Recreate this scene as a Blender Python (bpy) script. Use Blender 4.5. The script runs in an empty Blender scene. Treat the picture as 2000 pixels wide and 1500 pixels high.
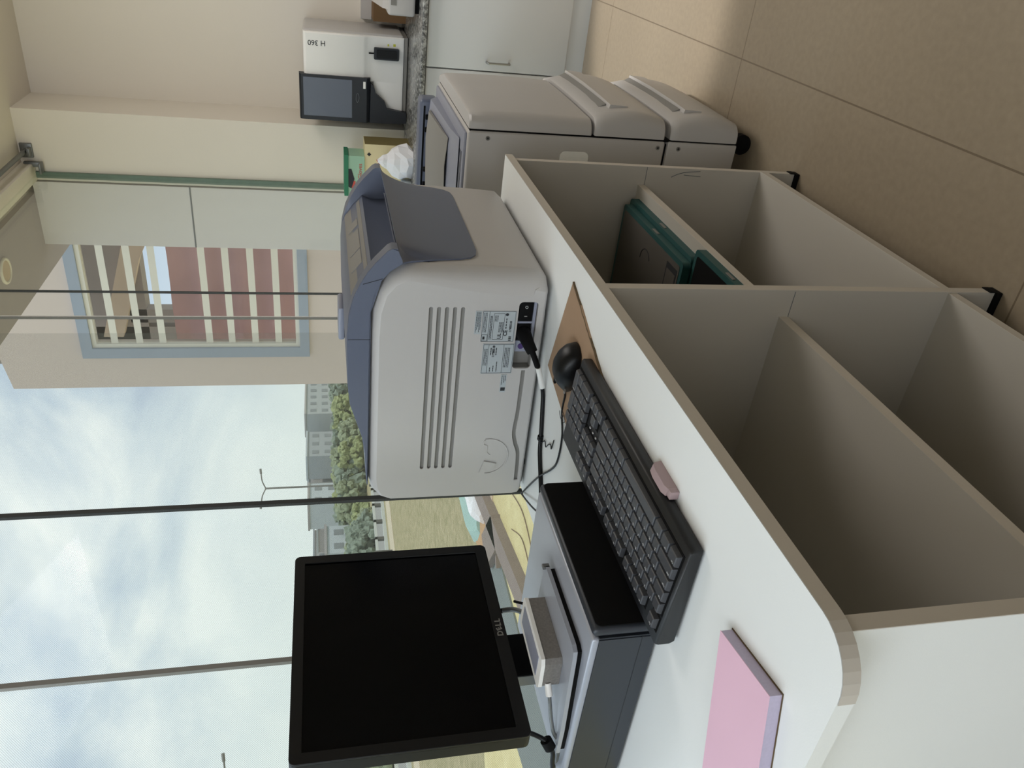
import bpy, bmesh, math, random
from mathutils import Vector, Matrix
random.seed(7)
SC = bpy.context.scene
C = SC.collection
PI = math.pi

# ------------------------------------------------------------------ colour
def lin(c):
    out = []
    for v in c:
        v = v / 255.0
        out.append(v / 12.92 if v <= 0.04045 else ((v + 0.055) / 1.055) ** 2.4)
    return tuple(out) + (1.0,)

def mat(name, col, rough=0.5, metal=0.0, var=0.06, scale=6.0, bump=0.0, bscale=200.0, coat=0.0, spec=0.5):
    m = bpy.data.materials.new(name); m.use_nodes = True
    nt = m.node_tree; N = nt.nodes; L = nt.links
    b = N['Principled BSDF']
    b.inputs['Roughness'].default_value = rough
    b.inputs['Metallic'].default_value = metal
    b.inputs['Coat Weight'].default_value = coat
    b.inputs['Specular IOR Level'].default_value = spec
    tc = N.new('ShaderNodeTexCoord')
    no = N.new('ShaderNodeTexNoise'); no.inputs['Scale'].default_value = scale; no.inputs['Detail'].default_value = 3
    L.new(tc.outputs['Object'], no.inputs['Vector'])
    mx = N.new('ShaderNodeMix'); mx.data_type = 'RGBA'
    c = lin(col)
    mx.inputs['A'].default_value = (c[0]*(1-var), c[1]*(1-var), c[2]*(1-var), 1)
    mx.inputs['B'].default_value = (min(1, c[0]*(1+var)), min(1, c[1]*(1+var)), min(1, c[2]*(1+var)), 1)
    L.new(no.outputs['Fac'], mx.inputs['Factor'])
    L.new(mx.outputs['Result'], b.inputs['Base Color'])
    if bump > 0:
        n2 = N.new('ShaderNodeTexNoise'); n2.inputs['Scale'].default_value = bscale; n2.inputs['Detail'].default_value = 2
        L.new(tc.outputs['Object'], n2.inputs['Vector'])
        bp = N.new('ShaderNodeBump'); bp.inputs['Strength'].default_value = bump; bp.inputs['Distance'].default_value = 0.002
        L.new(n2.outputs['Fac'], bp.inputs['Height']); L.new(bp.outputs['Normal'], b.inputs['Normal'])
    return m

def emat(name, col, strength):
    m = bpy.data.materials.new(name); m.use_nodes = True
    nt = m.node_tree; nt.nodes.clear()
    e = nt.nodes.new('ShaderNodeEmission'); e.inputs['Color'].default_value = lin(col); e.inputs['Strength'].default_value = strength
    o = nt.nodes.new('ShaderNodeOutputMaterial'); nt.links.new(e.outputs[0], o.inputs[0])
    return m

M = {}
M['laminate'] = mat('white laminate', (240, 242, 241), 0.42, var=0.02, bump=0.05, bscale=500)
M['laminate_shaded'] = mat('shade-darkened white board', (194, 189, 180), 0.6, var=0.03)  # inner boards: colour darkened to carry the shade inside the cabinet
M['edge'] = mat('beige edge band', (204, 197, 187), 0.6, var=0.03)
M['wall'] = mat('cream wall paint', (230, 223, 212), 0.9, var=0.03, scale=1.5, bump=0.1, bscale=150)
M['ceil'] = mat('ceiling paint', (226, 218, 206), 0.95, var=0.02)
M['shell'] = mat('warm white plastic', (190, 187, 185), 0.42, var=0.015, bump=0.08, bscale=900)
M['shell_dk'] = mat('grey plastic and recess shade', (136, 134, 130), 0.6, var=0.02)  # darker shell tone, also painting the shade in vents and grooves
M['slate'] = mat('slate blue plastic', (96, 103, 122), 0.38, var=0.03, bump=0.08, bscale=900)
M['slate_lt'] = mat('light blue grey plastic', (146, 150, 166), 0.4, var=0.03)
M['navy'] = mat('dark navy plastic', (24, 28, 36), 0.5, var=0.05)
M['black'] = mat('black plastic', (7, 8, 11), 0.36, var=0.05, bump=0.06, bscale=1200, spec=0.3)
M['black_mat'] = mat('matt black plastic', (5, 5, 6), 0.75, var=0.05, spec=0.2)
M['screen'] = mat('switched off screen', (0, 1, 3), 0.22, var=0.02, spec=0.12)
M['key'] = mat('key plastic', (64, 65, 69), 0.42, var=0.04)
M['kbd'] = mat('keyboard plastic', (19, 20, 23), 0.45, var=0.04)
M['pc'] = mat('dark grey steel with sky sheen', (166, 170, 180), 0.38, metal=0.25, var=0.03)  # dark grey lightened: the reflected sky is put into the colour
M['pc_side'] = mat('charcoal painted steel', (44, 48, 55), 0.42, metal=0.1, var=0.04)
M['white'] = mat('white plastic', (244, 243, 240), 0.4, var=0.02)
M['grey'] = mat('mid grey plastic', (128, 126, 122), 0.5, var=0.05)
M['speck'] = mat('speckled grey plastic', (120, 116, 112), 0.6, var=0.35, scale=300)
M['steel'] = mat('brushed steel', (170, 170, 168), 0.3, metal=0.9, var=0.05)
M['alu'] = mat('grey aluminium', (120, 122, 122), 0.4, metal=0.6, var=0.05)
M['seal'] = mat('dark window seal', (36, 40, 42), 0.6, var=0.05)
M['green_edge'] = mat('green glass edge', (98, 118, 104), 0.4, var=0.2, scale=30)
M['card'] = mat('brown cardboard', (162, 134, 108), 0.85, var=0.06, scale=12, bump=0.2, bscale=60)
M['card_edge'] = mat('corrugated cardboard edge', (96, 78, 54), 0.9, var=0.3, scale=200)
M['pink'] = mat('pink cover paper', (234, 192, 212), 0.6, var=0.05, scale=8)
M['lilac'] = mat('lilac page edges', (188, 178, 200), 0.7, var=0.1, scale=300)
M['clip'] = mat('dusty pink plastic', (168, 146, 148), 0.5, var=0.04)
M['teal'] = mat('dark teal plastic', (38, 84, 84), 0.5, var=0.06)
M['cass'] = mat('dark grey cassette face', (88, 84, 78), 0.6, var=0.05)
M['gmint'] = mat('mint carton', (158, 196, 172), 0.6, var=0.05)
M['ggreen'] = mat('green carton', (46, 124, 92), 0.6, var=0.08)
M['yellow'] = mat('yellow carton', (226, 212, 170), 0.7, var=0.05)
M['olive'] = mat('olive carton side', (120, 108, 66), 0.7, var=0.05)
M['red'] = mat('red print', (200, 84, 76), 0.6)
M['ink'] = mat('dark ink', (38, 40, 44), 0.7)
M['ink_lt'] = mat('grey ink', (108, 112, 116), 0.7)
M['label'] = mat('silver label stock', (176, 184, 188), 0.5, var=0.02)
M['legend'] = mat('pale legend print', (190, 190, 190), 0.6)
M['lcd'] = mat('grey touch screen', (92, 98, 112), 0.25, var=0.08, scale=5)
M['yell_led'] = mat('yellow marking', (190, 190, 60), 0.6)
M['cabdoor'] = mat('pale grey cabinet laminate', (216, 218, 218), 0.5, var=0.02)
M['tag'] = mat('white cable label', (225, 225, 222), 0.5)
M['paper'] = mat('white crumpled tissue', (238, 238, 242), 0.8, var=0.03)
M['brown'] = mat('brown carton', (110, 84, 54), 0.8, var=0.05)
M['purple'] = mat('purple icon', (70, 50, 110), 0.6)
# exterior
M['ext_wall'] = mat('outside beige render', (218, 202, 194), 0.9, var=0.03, scale=0.6)
M['ext_grey'] = mat('outside grey tile panel', (222, 218, 218), 0.7, var=0.03, scale=1)
M['soffit'] = mat('outside soffit', (176, 168, 172), 0.95, var=0.05, scale=1)
M['slat'] = mat('cream louvre slat', (232, 226, 214), 0.7, var=0.03)
M['bluef'] = mat('blue grey window surround', (158, 168, 184), 0.7, var=0.05)
M['cloth'] = mat('rose pink cloth', (190, 152, 154), 0.9, var=0.22, scale=2.5)  # lightened to stand in for haze over the window view
M['extdark'] = mat('outside grey slab', (150, 142, 138), 0.9, var=0.06)
M['beam'] = mat('outside tan beam', (206, 186, 166), 0.9, var=0.06)
M['concrete'] = mat('grey brown concrete', (138, 124, 116), 0.95, var=0.14, scale=3)
M['pave'] = mat('grey wet paving', (118, 124, 122), 0.9, var=0.1, scale=1)
M['tarp'] = mat('pale teal sheeting', (158, 188, 178), 0.5, var=0.15, scale=2)
M['orange'] = mat('orange soil', (190, 152, 112), 0.95, var=0.1, scale=1)
M['sandpink'] = mat('pink sand', (208, 186, 160), 0.95, var=0.06, scale=1)
M['road'] = mat('asphalt', (150, 148, 142), 0.95, var=0.06)
M['path'] = mat('pale path', (200, 186, 160), 0.95, var=0.06)
M['kerb'] = mat('pale kerb', (200, 204, 200), 0.9)
M['post'] = mat('fence post', (90, 88, 84), 0.8)
M['bld'] = [mat('haze-paled building render %d' % i, c, 0.9, var=0.05, scale=.3) for i, c in enumerate([(178, 184, 186), (184, 182, 180), (168, 174, 178), (192, 200, 206), (172, 168, 168)])]  # distance haze mixed into these wall colours
M['bwin'] = mat('haze-paled far glass', (140, 146, 150), 0.6)  # far panes paled by the same painted haze
M['leafA'] = mat('hazy olive foliage', (138, 147, 118), 0.9, var=0.4, scale=2.5)  # all three foliage colours have the distance haze mixed in
M['leafB'] = mat('hazy grey green foliage', (128, 140, 124), 0.9, var=0.4, scale=2.5)
M['leafC'] = mat('hazy yellow green foliage', (146, 154, 108), 0.9, var=0.4, scale=2.5)
M['trunk'] = mat('bark', (92, 82, 70), 0.9)
M['rebar'] = mat('rusty rope', (120, 96, 80), 0.9)

def floor_mat():
    m = mat('beige vitrified floor tile', (158, 144, 124), 0.30, var=0.10, scale=2.5)
    nt = m.node_tree; N = nt.nodes; L = nt.links
    b = N['Principled BSDF']; mx = [n for n in N if n.type == 'MIX'][0]
    geo = N.new('ShaderNodeNewGeometry')
    sep = N.new('ShaderNodeSeparateXYZ'); L.new(geo.outputs['Position'], sep.inputs[0])
    def joint(sock, off, pitch):
        a = N.new('ShaderNodeMath'); a.operation = 'SUBTRACT'; L.new(sock, a.inputs[0]); a.inputs[1].default_value = off - 50*pitch
        d = N.new('ShaderNodeMath'); d.operation = 'MODULO'; L.new(a.outputs[0], d.inputs[0]); d.inputs[1].default_value = pitch
        p = N.new('ShaderNodeMath'); p.operation = 'LESS_THAN'; L.new(d.outputs[0], p.inputs[0]); p.inputs[1].default_value = 0.004
        return p.outputs[0]
    j1 = joint(sep.outputs['X'], 2.235, 1.2); j2 = joint(sep.outputs['Y'], 0.295, 1.2)
    mm = N.new('ShaderNodeMath'); mm.operation = 'MAXIMUM'; L.new(j1, mm.inputs[0]); L.new(j2, mm.inputs[1])
    # fine speckle
    tc = [n for n in N if n.type == 'TEX_COORD'][0]
    sp = N.new('ShaderNodeTexNoise'); sp.inputs['Scale'].default_value = 60; sp.inputs['Detail'].default_value = 4
    L.new(tc.outputs['Object'], sp.inputs['Vector'])
    r = N.new('ShaderNodeMapRange'); r.inputs['From Min'].default_value = .3; r.inputs['From Max'].default_value = .7
    r.inputs['To Min'].default_value = .93; r.inputs['To Max'].default_value = 1.05
    L.new(sp.outputs['Fac'], r.inputs['Value'])
    mu = N.new('ShaderNodeMix'); mu.data_type = 'RGBA'; mu.blend_type = 'MULTIPLY'; mu.inputs['Factor'].default_value = 1
    L.new(mx.outputs['Result'], mu.inputs['A']); L.new(r.outputs['Result'], mu.inputs['B'])
    fin = N.new('ShaderNodeMix'); fin.data_type = 'RGBA'
    L.new(mm.outputs[0], fin.inputs['Factor']); L.new(mu.outputs['Result'], fin.inputs['A'])
    fin.inputs['B'].default_value = lin((120, 106, 88))
    L.new(fin.outputs['Result'], b.inputs['Base Color'])
    return m
M['floor'] = floor_mat()

def granite_mat():
    m = bpy.data.materials.new('speckled grey granite'); m.use_nodes = True
    nt = m.node_tree; N = nt.nodes; L = nt.links; b = N['Principled BSDF']; b.inputs['Roughness'].default_value = 0.22
    tc = N.new('ShaderNodeTexCoord')
    v = N.new('ShaderNodeTexNoise'); v.inputs['Scale'].default_value = 55; v.inputs['Detail'].default_value = 6; v.inputs['Roughness'].default_value = .8
    L.new(tc.outputs['Object'], v.inputs['Vector'])
    cr = N.new('ShaderNodeValToRGB'); e = cr.color_ramp.elements
    e[0].position = .38; e[0].color = lin((58, 58, 58)); e[1].position = .62; e[1].color = lin((190, 190, 186))
    x = e.new(.5); x.color = lin((120, 120, 118))
    L.new(v.outputs['Fac'], cr.inputs[0]); L.new(cr.outputs[0], b.inputs['Base Color'])
    return m
M['granite'] = granite_mat()

def ground_mat(name, a, c, scale):
    m = bpy.data.materials.new(name); m.use_nodes = True
    nt = m.node_tree; N = nt.nodes; L = nt.links; b = N['Principled BSDF']; b.inputs['Roughness'].default_value = 1
    b.inputs['Specular IOR Level'].default_value = 0
    geo = N.new('ShaderNodeNewGeometry')
    n1 = N.new('ShaderNodeTexNoise'); n1.inputs['Scale'].default_value = scale; n1.inputs['Detail'].default_value = 8; n1.inputs['Roughness'].default_value = .7
    L.new(geo.outputs['Position'], n1.inputs['Vector'])
    cr = N.new('ShaderNodeValToRGB'); cr.color_ramp.elements[0].position = .35; cr.color_ramp.elements[1].position = .65
    cr.color_ramp.elements[0].color = lin(a); cr.color_ramp.elements[1].color = lin(c)
    L.new(n1.outputs['Fac'], cr.inputs[0]); L.new(cr.outputs[0], b.inputs['Base Color'])
    return m
M['grass'] = ground_mat('dry field grass', (146, 140, 106), (184, 172, 140), 3.0)
M['sand'] = ground_mat('pale yellow sand', (204, 190, 142), (224, 212, 166), 0.8)

def glass_mat():
    m = bpy.data.materials.new('clear window glass'); m.use_nodes = True
    nt = m.node_tree; nt.nodes.clear(); N = nt.nodes; L = nt.links
    t = N.new('ShaderNodeBsdfTransparent'); t.inputs['Color'].default_value = (.95, .97, .96, 1)
    g = N.new('ShaderNodeBsdfGlossy'); g.inputs['Roughness'].default_value = .03
    h = N.new('ShaderNodeBsdfDiffuse'); h.inputs['Color'].default_value = (.8, .8, .8, 1)
    lw_ = N.new('ShaderNodeLayerWeight'); lw_.inputs['Blend'].default_value = .5
    pw = N.new('ShaderNodeMath'); pw.operation = 'POWER'; L.new(lw_.outputs['Facing'], pw.inputs[0]); pw.inputs[1].default_value = 4
    fr = N.new('ShaderNodeMath'); fr.operation = 'MULTIPLY_ADD'; L.new(pw.outputs[0], fr.inputs[0]); fr.inputs[1].default_value = .35; fr.inputs[2].default_value = .003
    a = N.new('ShaderNodeMixShader'); L.new(fr.outputs[0], a.inputs[0]); L.new(t.outputs[0], a.inputs[1]); L.new(g.outputs[0], a.inputs[2])
    tc = N.new('ShaderNodeTexCoord'); no = N.new('ShaderNodeTexNoise'); no.inputs['Scale'].default_value = 3; no.inputs['Detail'].default_value = 5
    L.new(tc.outputs['Object'], no.inputs['Vector'])
    mr = N.new('ShaderNodeMapRange'); mr.inputs['To Min'].default_value = .0; mr.inputs['To Max'].default_value = .05
    L.new(no.outputs['Fac'], mr.inputs['Value'])
    b = N.new('ShaderNodeMixShader'); L.new(mr.outputs[0], b.inputs[0]); L.new(a.outputs[0], b.inputs[1]); L.new(h.outputs[0], b.inputs[2])
    o = N.new('ShaderNodeOutputMaterial'); L.new(b.outputs[0], o.inputs[0])
    return m
M['glass'] = glass_mat()

def mesh_mat():
    m = bpy.data.materials.new('fine woven insect mesh'); m.use_nodes = True
    nt = m.node_tree; nt.nodes.clear(); N = nt.nodes; L = nt.links
    tc = N.new('ShaderNodeTexCoord'); sp = N.new('ShaderNodeSeparateXYZ'); L.new(tc.outputs['Object'], sp.inputs[0])
    def wv(s, p):
        a = N.new('ShaderNodeMath'); a.operation = 'MULTIPLY'; L.new(s, a.inputs[0]); a.inputs[1].default_value = 2*PI/p
        b = N.new('ShaderNodeMath'); b.operation = 'SINE'; L.new(a.outputs[0], b.inputs[0]); return b.outputs[0]
    w1 = wv(sp.outputs['X'], .0042); w2 = wv(sp.outputs['Z'], .0042)
    mm = N.new('ShaderNodeMath'); mm.operation = 'MULTIPLY'; L.new(w1, mm.inputs[0]); L.new(w2, mm.inputs[1])
    mr = N.new('ShaderNodeMapRange'); mr.inputs['From Min'].default_value = -.3; mr.inputs['From Max'].default_value = .3
    mr.inputs['To Min'].default_value = .03; mr.inputs['To Max'].default_value = .22
    L.new(mm.outputs[0], mr.inputs['Value'])
    t = N.new('ShaderNodeBsdfTransparent'); d = N.new('ShaderNodeBsdfDiffuse'); d.inputs['Color'].default_value = lin((150, 156, 152))
    x = N.new('ShaderNodeMixShader'); L.new(mr.outputs[0], x.inputs[0]); L.new(t.outputs[0], x.inputs[1]); L.new(d.outputs[0], x.inputs[2])
    o = N.new('ShaderNodeOutputMaterial'); L.new(x.outputs[0], o.inputs[0])
    return m
M['mesh'] = mesh_mat()

# ------------------------------------------------------------------ geometry helpers
def offs(parent):
    p = parent
    v = Vector((0, 0, 0))
    while p is not None:
        v += p.location; p = p.parent
    return v

def link(name, me, m, parent=None, smooth=None):
    """me: mesh with vertices in world coordinates"""
    o = bpy.data.objects.new(name, me); C.objects.link(o)
    if parent is not None:
        o.parent = parent
        me.transform(Matrix.Translation(-offs(parent)))
    else:
        vs = [v.co for v in me.vertices]
        lo = [min(v[i] for v in vs) for i in range(3)]; hi = [max(v[i] for v in vs) for i in range(3)]
        base = Vector(((lo[0]+hi[0])/2, (lo[1]+hi[1])/2, lo[2]))
        me.transform(Matrix.Translation(-base)); o.location = base
    me.materials.clear(); me.materials.append(m)
    if smooth is not None:
        try: me.shade_smooth() if hasattr(me, 'shade_smooth') else None
        except Exception: pass
        for p in me.polygons: p.use_smooth = True
        me.set_sharp_from_angle(angle=math.radians(smooth))
    me.update()
    return o

def obj(name, bm, m, parent=None, smooth=None):
    bmesh.ops.recalc_face_normals(bm, faces=bm.faces[:])
    me = bpy.data.meshes.new(name); bm.to_mesh(me); bm.free()
    return link(name, me, m, parent, smooth)

def thing(name, label, cat, loc, group=None, kind=None):
    o = bpy.data.objects.new(name, None); C.objects.link(o); o.location = loc
    o.empty_display_size = .05
    o['label'] = label; o['category'] = cat
    if group: o['group'] = group
    if kind: o['kind'] = kind
    return o

def tag(o, label, cat, group=None, kind=None):
    o['label'] = label; o['category'] = cat
    if group: o['group'] = group
    if kind: o['kind'] = kind
    return o

def struct(o, label=None):
    o['kind'] = 'structure'
    if label: o['label'] = label
    o['category'] = 'building part'
    return o

def BM(): return bmesh.new()

def box(bm, x0, x1, y0, y1, z0, z1, bev=0.0, seg=2, rot=None):
    vs = [bm.verts.new((x, y, z)) for x in (x0, x1) for y in (y0, y1) for z in (z0, z1)]
    F = [(0, 1, 3, 2), (4, 6, 7, 5), (0, 4, 5, 1), (2, 3, 7, 6), (0, 2, 6, 4), (1, 5, 7, 3)]
    fs = [bm.faces.new([vs[i] for i in f]) for f in F]
    if bev > 0:
        es = list({e for f in fs for e in f.edges})
        bmesh.ops.bevel(bm, geom=es, offset=bev, segments=seg, profile=.5, affect='EDGES', clamp_overlap=True)
    return bm

def bx(name, r, m, parent=None, bev=0.0, seg=2, smooth=None):
    bm = BM(); box(bm, *r, bev=bev, seg=seg)
    return obj(name, bm, m, parent, smooth if smooth is not None else (40 if bev > 0 else None))

def prism(bm, pts, ax, a, b):
    """pts: 2-D points in the two other axes (in axis order), extruded along ax from a to b"""
    def P(p, t):
        if ax == 0: return (t, p[0], p[1])
        if ax == 1: return (p[0], t, p[1])
        return (p[0], p[1], t)
    A = [bm.verts.new(P(p, a)) for p in pts]; B = [bm.verts.new(P(p, b)) for p in pts]
    bm.faces.new(A); bm.faces.new(B[::-1])
    n = len(pts)
    for i in range(n): bm.faces.new((A[i], B[i], B[(i+1) % n], A[(i+1) % n]))
    return bm

def loft(bm, rings, cap0=True, cap1=True, closed=True):
    V = [[bm.verts.new(p) for p in r] for r in rings]
    for a, b in zip(V, V[1:]):
        n = len(a)
        for i in range(n if closed else n-1):
            bm.faces.new((a[i], a[(i+1) % n], b[(i+1) % n], b[i]))
    if cap0: bm.faces.new(V[0])
    if cap1: bm.faces.new(V[-1][::-1])
    return bm

def cat_rom(pts, n=8):
    P = [Vector(p) for p in pts]
    if len(P) < 3: return P
    Q = [P[0]*2-P[1]] + P + [P[-1]*2-P[-2]]
    out = []
    for i in range(1, len(Q)-2):
        p0, p1, p2, p3 = Q[i-1], Q[i], Q[i+1], Q[i+2]
        for k in range(n):
            t = k/n
            out.append(.5*((2*p1)+(-p0+p2)*t+(2*p0-5*p1+4*p2-p3)*t*t+(-p0+3*p1-3*p2+p3)*t**3))
    out.append(P[-1])
    return out

def tube(bm, pts, r, n=10, smoothpts=True, k=8):
    P = cat_rom(pts, k) if smoothpts else [Vector(p) for p in pts]
    rings = []
    prev = None
    for i, p in enumerate(P):
        d = (P[min(i+1, len(P)-1)] - P[max(i-1, 0)]).normalized()
        if prev is None:
            a = Vector((0, 0, 1)) if abs(d.z) < .9 else Vector((1, 0, 0))
            u = d.cross(a).normalized()
        else:
            u = (prev - d*prev.dot(d)).normalized()
        prev = u
        w = d.cross(u)
        rr = r(i/(len(P)-1)) if callable(r) else r
        rings.append([p + (u*math.cos(2*PI*j/n) + w*math.sin(2*PI*j/n))*rr for j in range(n)])
    loft(bm, rings)
    return bm

def cyl(bm, p, ax, r, h, n=24):
    p = Vector(p); e = Vector([0, 0, 0]); e[ax] = 1
    return tube(bm, [p, p+e*h], r, n, smoothpts=False)

def curve_plate(polys, fn, t0, t1, ax_t):
    """2-D outline with holes (polys[0] outline) extruded; fn(a,b,t)->world"""
    cu = bpy.data.curves.new('outline', 'CURVE'); cu.dimensions = '2D'; cu.fill_mode = 'BOTH'
    for pl in polys:
        s = cu.splines.new('POLY'); s.points.add(len(pl)-1)
        for q, (a, b) in zip(s.points, pl): q.co = (a, b, 0, 1)
        s.use_cyclic_u = True
    cu.extrude = .5
    o = bpy.data.objects.new('tmp', cu)
    me = bpy.data.meshes.new_from_object(o)
    bpy.data.objects.remove(o)
    for v in me.vertices:
        t = t0 + (v.co.z + .5)*(t1-t0)
        v.co = fn(v.co.x, v.co.y, t)
    me.update()
    bm = bmesh.new(); bm.from_mesh(me); bmesh.ops.remove_doubles(bm, verts=bm.verts[:], dist=1e-5)
    return bm

def text_bm(s, origin, right, up, size, depth=.0006, align='CENTER', bold=0.0, sx=1.0, bm=None):
    cu = bpy.data.curves.new('lettering', 'FONT'); cu.body = s; cu.size = size
    cu.align_x = align; cu.align_y = 'CENTER'; cu.extrude = depth; cu.offset = bold
    o = bpy.data.objects.new('tmp', cu)
    me = bpy.data.meshes.new_from_object(o); bpy.data.objects.remove(o)
    R = Vector(right).normalized(); U = Vector(up).normalized(); Nn = R.cross(U)
    O = Vector(origin)
    for v in me.vertices:
        v.co = O + R*v.co.x*sx + U*v.co.y + Nn*v.co.z
    if bm is None: bm = bmesh.new()
    bm.from_mesh(me); bpy.data.meshes.remove(me)
    return bm

def rrect(a0, a1, b0, b1, r, n=5):
    out = []
    for (ca, cb, st) in ((a1-r, b1-r, 0), (a0+r, b1-r, 90), (a0+r, b0+r, 180), (a1-r, b0+r, 270)):
        for k in range(n+1):
            t = math.radians(st + 90*k/n)
            out.append((ca + r*math.cos(t), cb + r*math.sin(t)))
    return out

def blob(bm, c, r, sub=2, amp=.25, sq=(1, 1, 1)):
    v = bmesh.ops.create_icosphere(bm, subdivisions=sub, radius=1.0)['verts']
    for q in v:
        k = 1 + random.uniform(-amp, amp)
        q.co = Vector((c[0]+q.co.x*r*k*sq[0], c[1]+q.co.y*r*k*sq[1], c[2]+q.co.z*r*k*sq[2]))
    return bm

# ------------------------------------------------------------------ dimensions
DZ = .772            # worktop height
WY = 1.39            # window plane
XR = 4.64            # right wall face
CEIL = 2.66

# ------------------------------------------------------------------ room shell
struct(bx('floor', (-2.6, XR+.1, -3.6, WY+.12, -.1, 0), M['floor']))
struct(bx('ceiling', (-2.6, XR+.2, -3.6, WY+.10, CEIL, CEIL+.12), M['ceil']))
struct(bx('wall_right', (XR, XR+.2, -3.6, WY+.1, 0, CEIL), M['wall']))
struct(bx('wall_rear', (-2.6, XR, -3.7, -3.6, 0, CEIL), M['wall']))
struct(bx('wall_left', (-2.7, -2.6, -3.6, WY+.1, 0, CEIL), M['wall']))
struct(bx('wall_pillar', (4.30, XR, 1.07, WY+.03, 0, CEIL), M['wall']))
struct(bx('trim_1', (4.285, 4.30, 1.375, 1.405, .02, 2.60), M['green_edge']))
# glazing
seams = [-2.6, -1.4, -.1, 1.141, 1.650, 2.711, 2.927, 4.285]
for i in range(len(seams)-1):
    w = bx('window_%d' % (i+1), (seams[i]+.001, seams[i+1]-.001, WY-.004, WY+.004, .03, 2.60), M['glass'])
    struct(w)
for i, (x, t, m) in enumerate([(-1.4, .012, 'seal'), (-.1, .012, 'seal'), (1.141, .012, 'grey'), (1.650, .015, 'seal'), (2.711, .003, 'grey'), (2.927, .003, 'seal')]):
    struct(bx('trim_%d' % (i+2), (x-t/2, x+t/2, WY-(.0045 if i < 4 else .0046), WY+(.0045 if i < 4 else .0046), .03, 2.60), M[m]))
struct(bx('trim_8', (2.7135, 2.716, WY-.0062, WY-.0045, .03, 2.60), M['white']))
struct(bx('trim_9', (-2.6, 4.30, WY-.03, WY+.04, 0, .03), M['alu']))
ms = bx('insect_mesh', (-2.6, 2.69, WY+.050, WY+.0505, .03, 2.60), M['mesh'])
tag(ms, 'fine grey insect mesh stretched across the outside of the window', 'mesh screen')
# window head track
struct(bx('trim_10', (-2.6, 4.30, WY-.06, WY+.03, 2.60, 2.66), M['slat'], bev=.004))
rod = thing('curtain_rod', 'grey round curtain rod on wall brackets along the ceiling line', 'curtain rod', (4.0, 1.27, 2.60))
bm = BM(); cyl(bm, (-2.5, 1.27, 2.625), 0, .011, 6.78, 16); obj('rod', bm, M['alu'], rod, 40)
bm = BM(); box(bm, 4.285, 4.30, 1.235, 1.305, 2.595, 2.65, .003); box(bm, 4.25, 4.29, 1.25, 1.29, 2.598, 2.612, .002); obj('bracket', bm, M['alu'], rod, 40)
tb = thing('window_bracket', 'small metal bracket at the corner of the window head track', 'bracket', (4.25, 1.36, 2.56))
bm = BM(); box(bm, 4.262, 4.282, 1.320, 1.345, 2.56, 2.64, .003); box(bm, 4.23, 4.284, 1.32, 1.37, 2.556, 2.566, .002); obj('plate', bm, M['alu'], tb, 40)

# ------------------------------------------------------------------ desk / shelf cabinet
YF, YB = .494, 1.10
X0, X1 = .349, 1.815
desk = thing('shelf_desk', 'white laminate desk with open shelves below, holding the computer and imager', 'desk', (1.08, .80, 0))
# worktop with rounded near front corner
r = .055
pl = [(X1, YF), (X1, YB), (X0, YB)]
for k in range(9):
    t = math.radians(180 + 90*k/8)
    pl.append((X0+r+r*math.cos(t), YF+r+r*math.sin(t)))
bm = prism(BM(), pl, 2, .754, DZ); wt = obj('worktop', bm, M['laminate'], desk)
# edge band on the front and rounded corner
eb = []
for k in range(9):
    t = math.radians(180 + 90*k/8); eb.append((X0+r+(r+.001)*math.cos(t), YF+r+(r+.001)*math.sin(t)))
eb.append((X1, YF-.001))
ein = [(a, b+.0006) if i > 4 else (a+.0006, b) for i, (a, b) in enumerate(eb)]
bm = BM(); rings = [[(a, b, .7542) for a, b in eb], [(a, b, DZ-.0002) for a, b in eb]]
loft(bm, rings, False, False, False); obj('edge_band', bm, M['edge'], wt)
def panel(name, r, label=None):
    o = bx(name, r, M['laminate_shaded'], desk)
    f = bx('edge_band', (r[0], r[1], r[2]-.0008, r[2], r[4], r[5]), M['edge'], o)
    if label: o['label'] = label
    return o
sp = bx('side_panel', (.384, .402, .500, 1.09, .012, .754), M['laminate'], desk)
bx('edge_band', (.3842, .4018, .4992, .500, .012, .754), M['edge'], sp)
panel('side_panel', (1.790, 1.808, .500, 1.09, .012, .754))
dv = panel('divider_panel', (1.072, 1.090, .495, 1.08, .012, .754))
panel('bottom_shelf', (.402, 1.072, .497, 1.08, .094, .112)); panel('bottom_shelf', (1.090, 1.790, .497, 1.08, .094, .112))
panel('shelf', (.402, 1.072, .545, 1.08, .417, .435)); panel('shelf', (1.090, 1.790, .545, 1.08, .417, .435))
bx('back_panel', (.384, 1.808, 1.08, 1.09, .09, .754), M['laminate_shaded'], desk)
# faint seam lines on the boards
bm = BM(); box(bm, 1.0715, 1.0719, .497, .545, .4175, .4185); obj('seam_line', bm, M['ink_lt'], dv)
bm = BM(); box(bm, 1.7892, 1.7899, .50, .545, .4175, .4185); obj('seam_line', bm, M['ink_lt'], desk)
for (x0, x1, y) in ((1.072, 1.090, .495), (1.790, 1.808, .500), (.384, .402, .5), (1.072, 1.090, 1.0), (1.790, 1.808, 1.0), (.384, .402, 1.0)):
    bm = BM(); box(bm, x0-.006, x1+.004, y-.002, y+.075, 0, .013, .002); box(bm, x0-.003, x1+.002, y-.003, y-.0005, .012, .026, .001)
    obj('foot', bm, M['black_mat'], desk, 40)
# pencil scuffs on the far side panel
bm = BM()
for p in ([(1.7893, .522, .351), (1.7893, .514, .335), (1.7893, .508, .314), (1.7893, .504, .276)], [(1.7893, .515, .318), (1.7893, .516, .30), (1.7893, .517, .273)]):
    tube(bm, p, .0008, 5)
obj('scuff_mark', bm, M['ink_lt'], desk)

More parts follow.
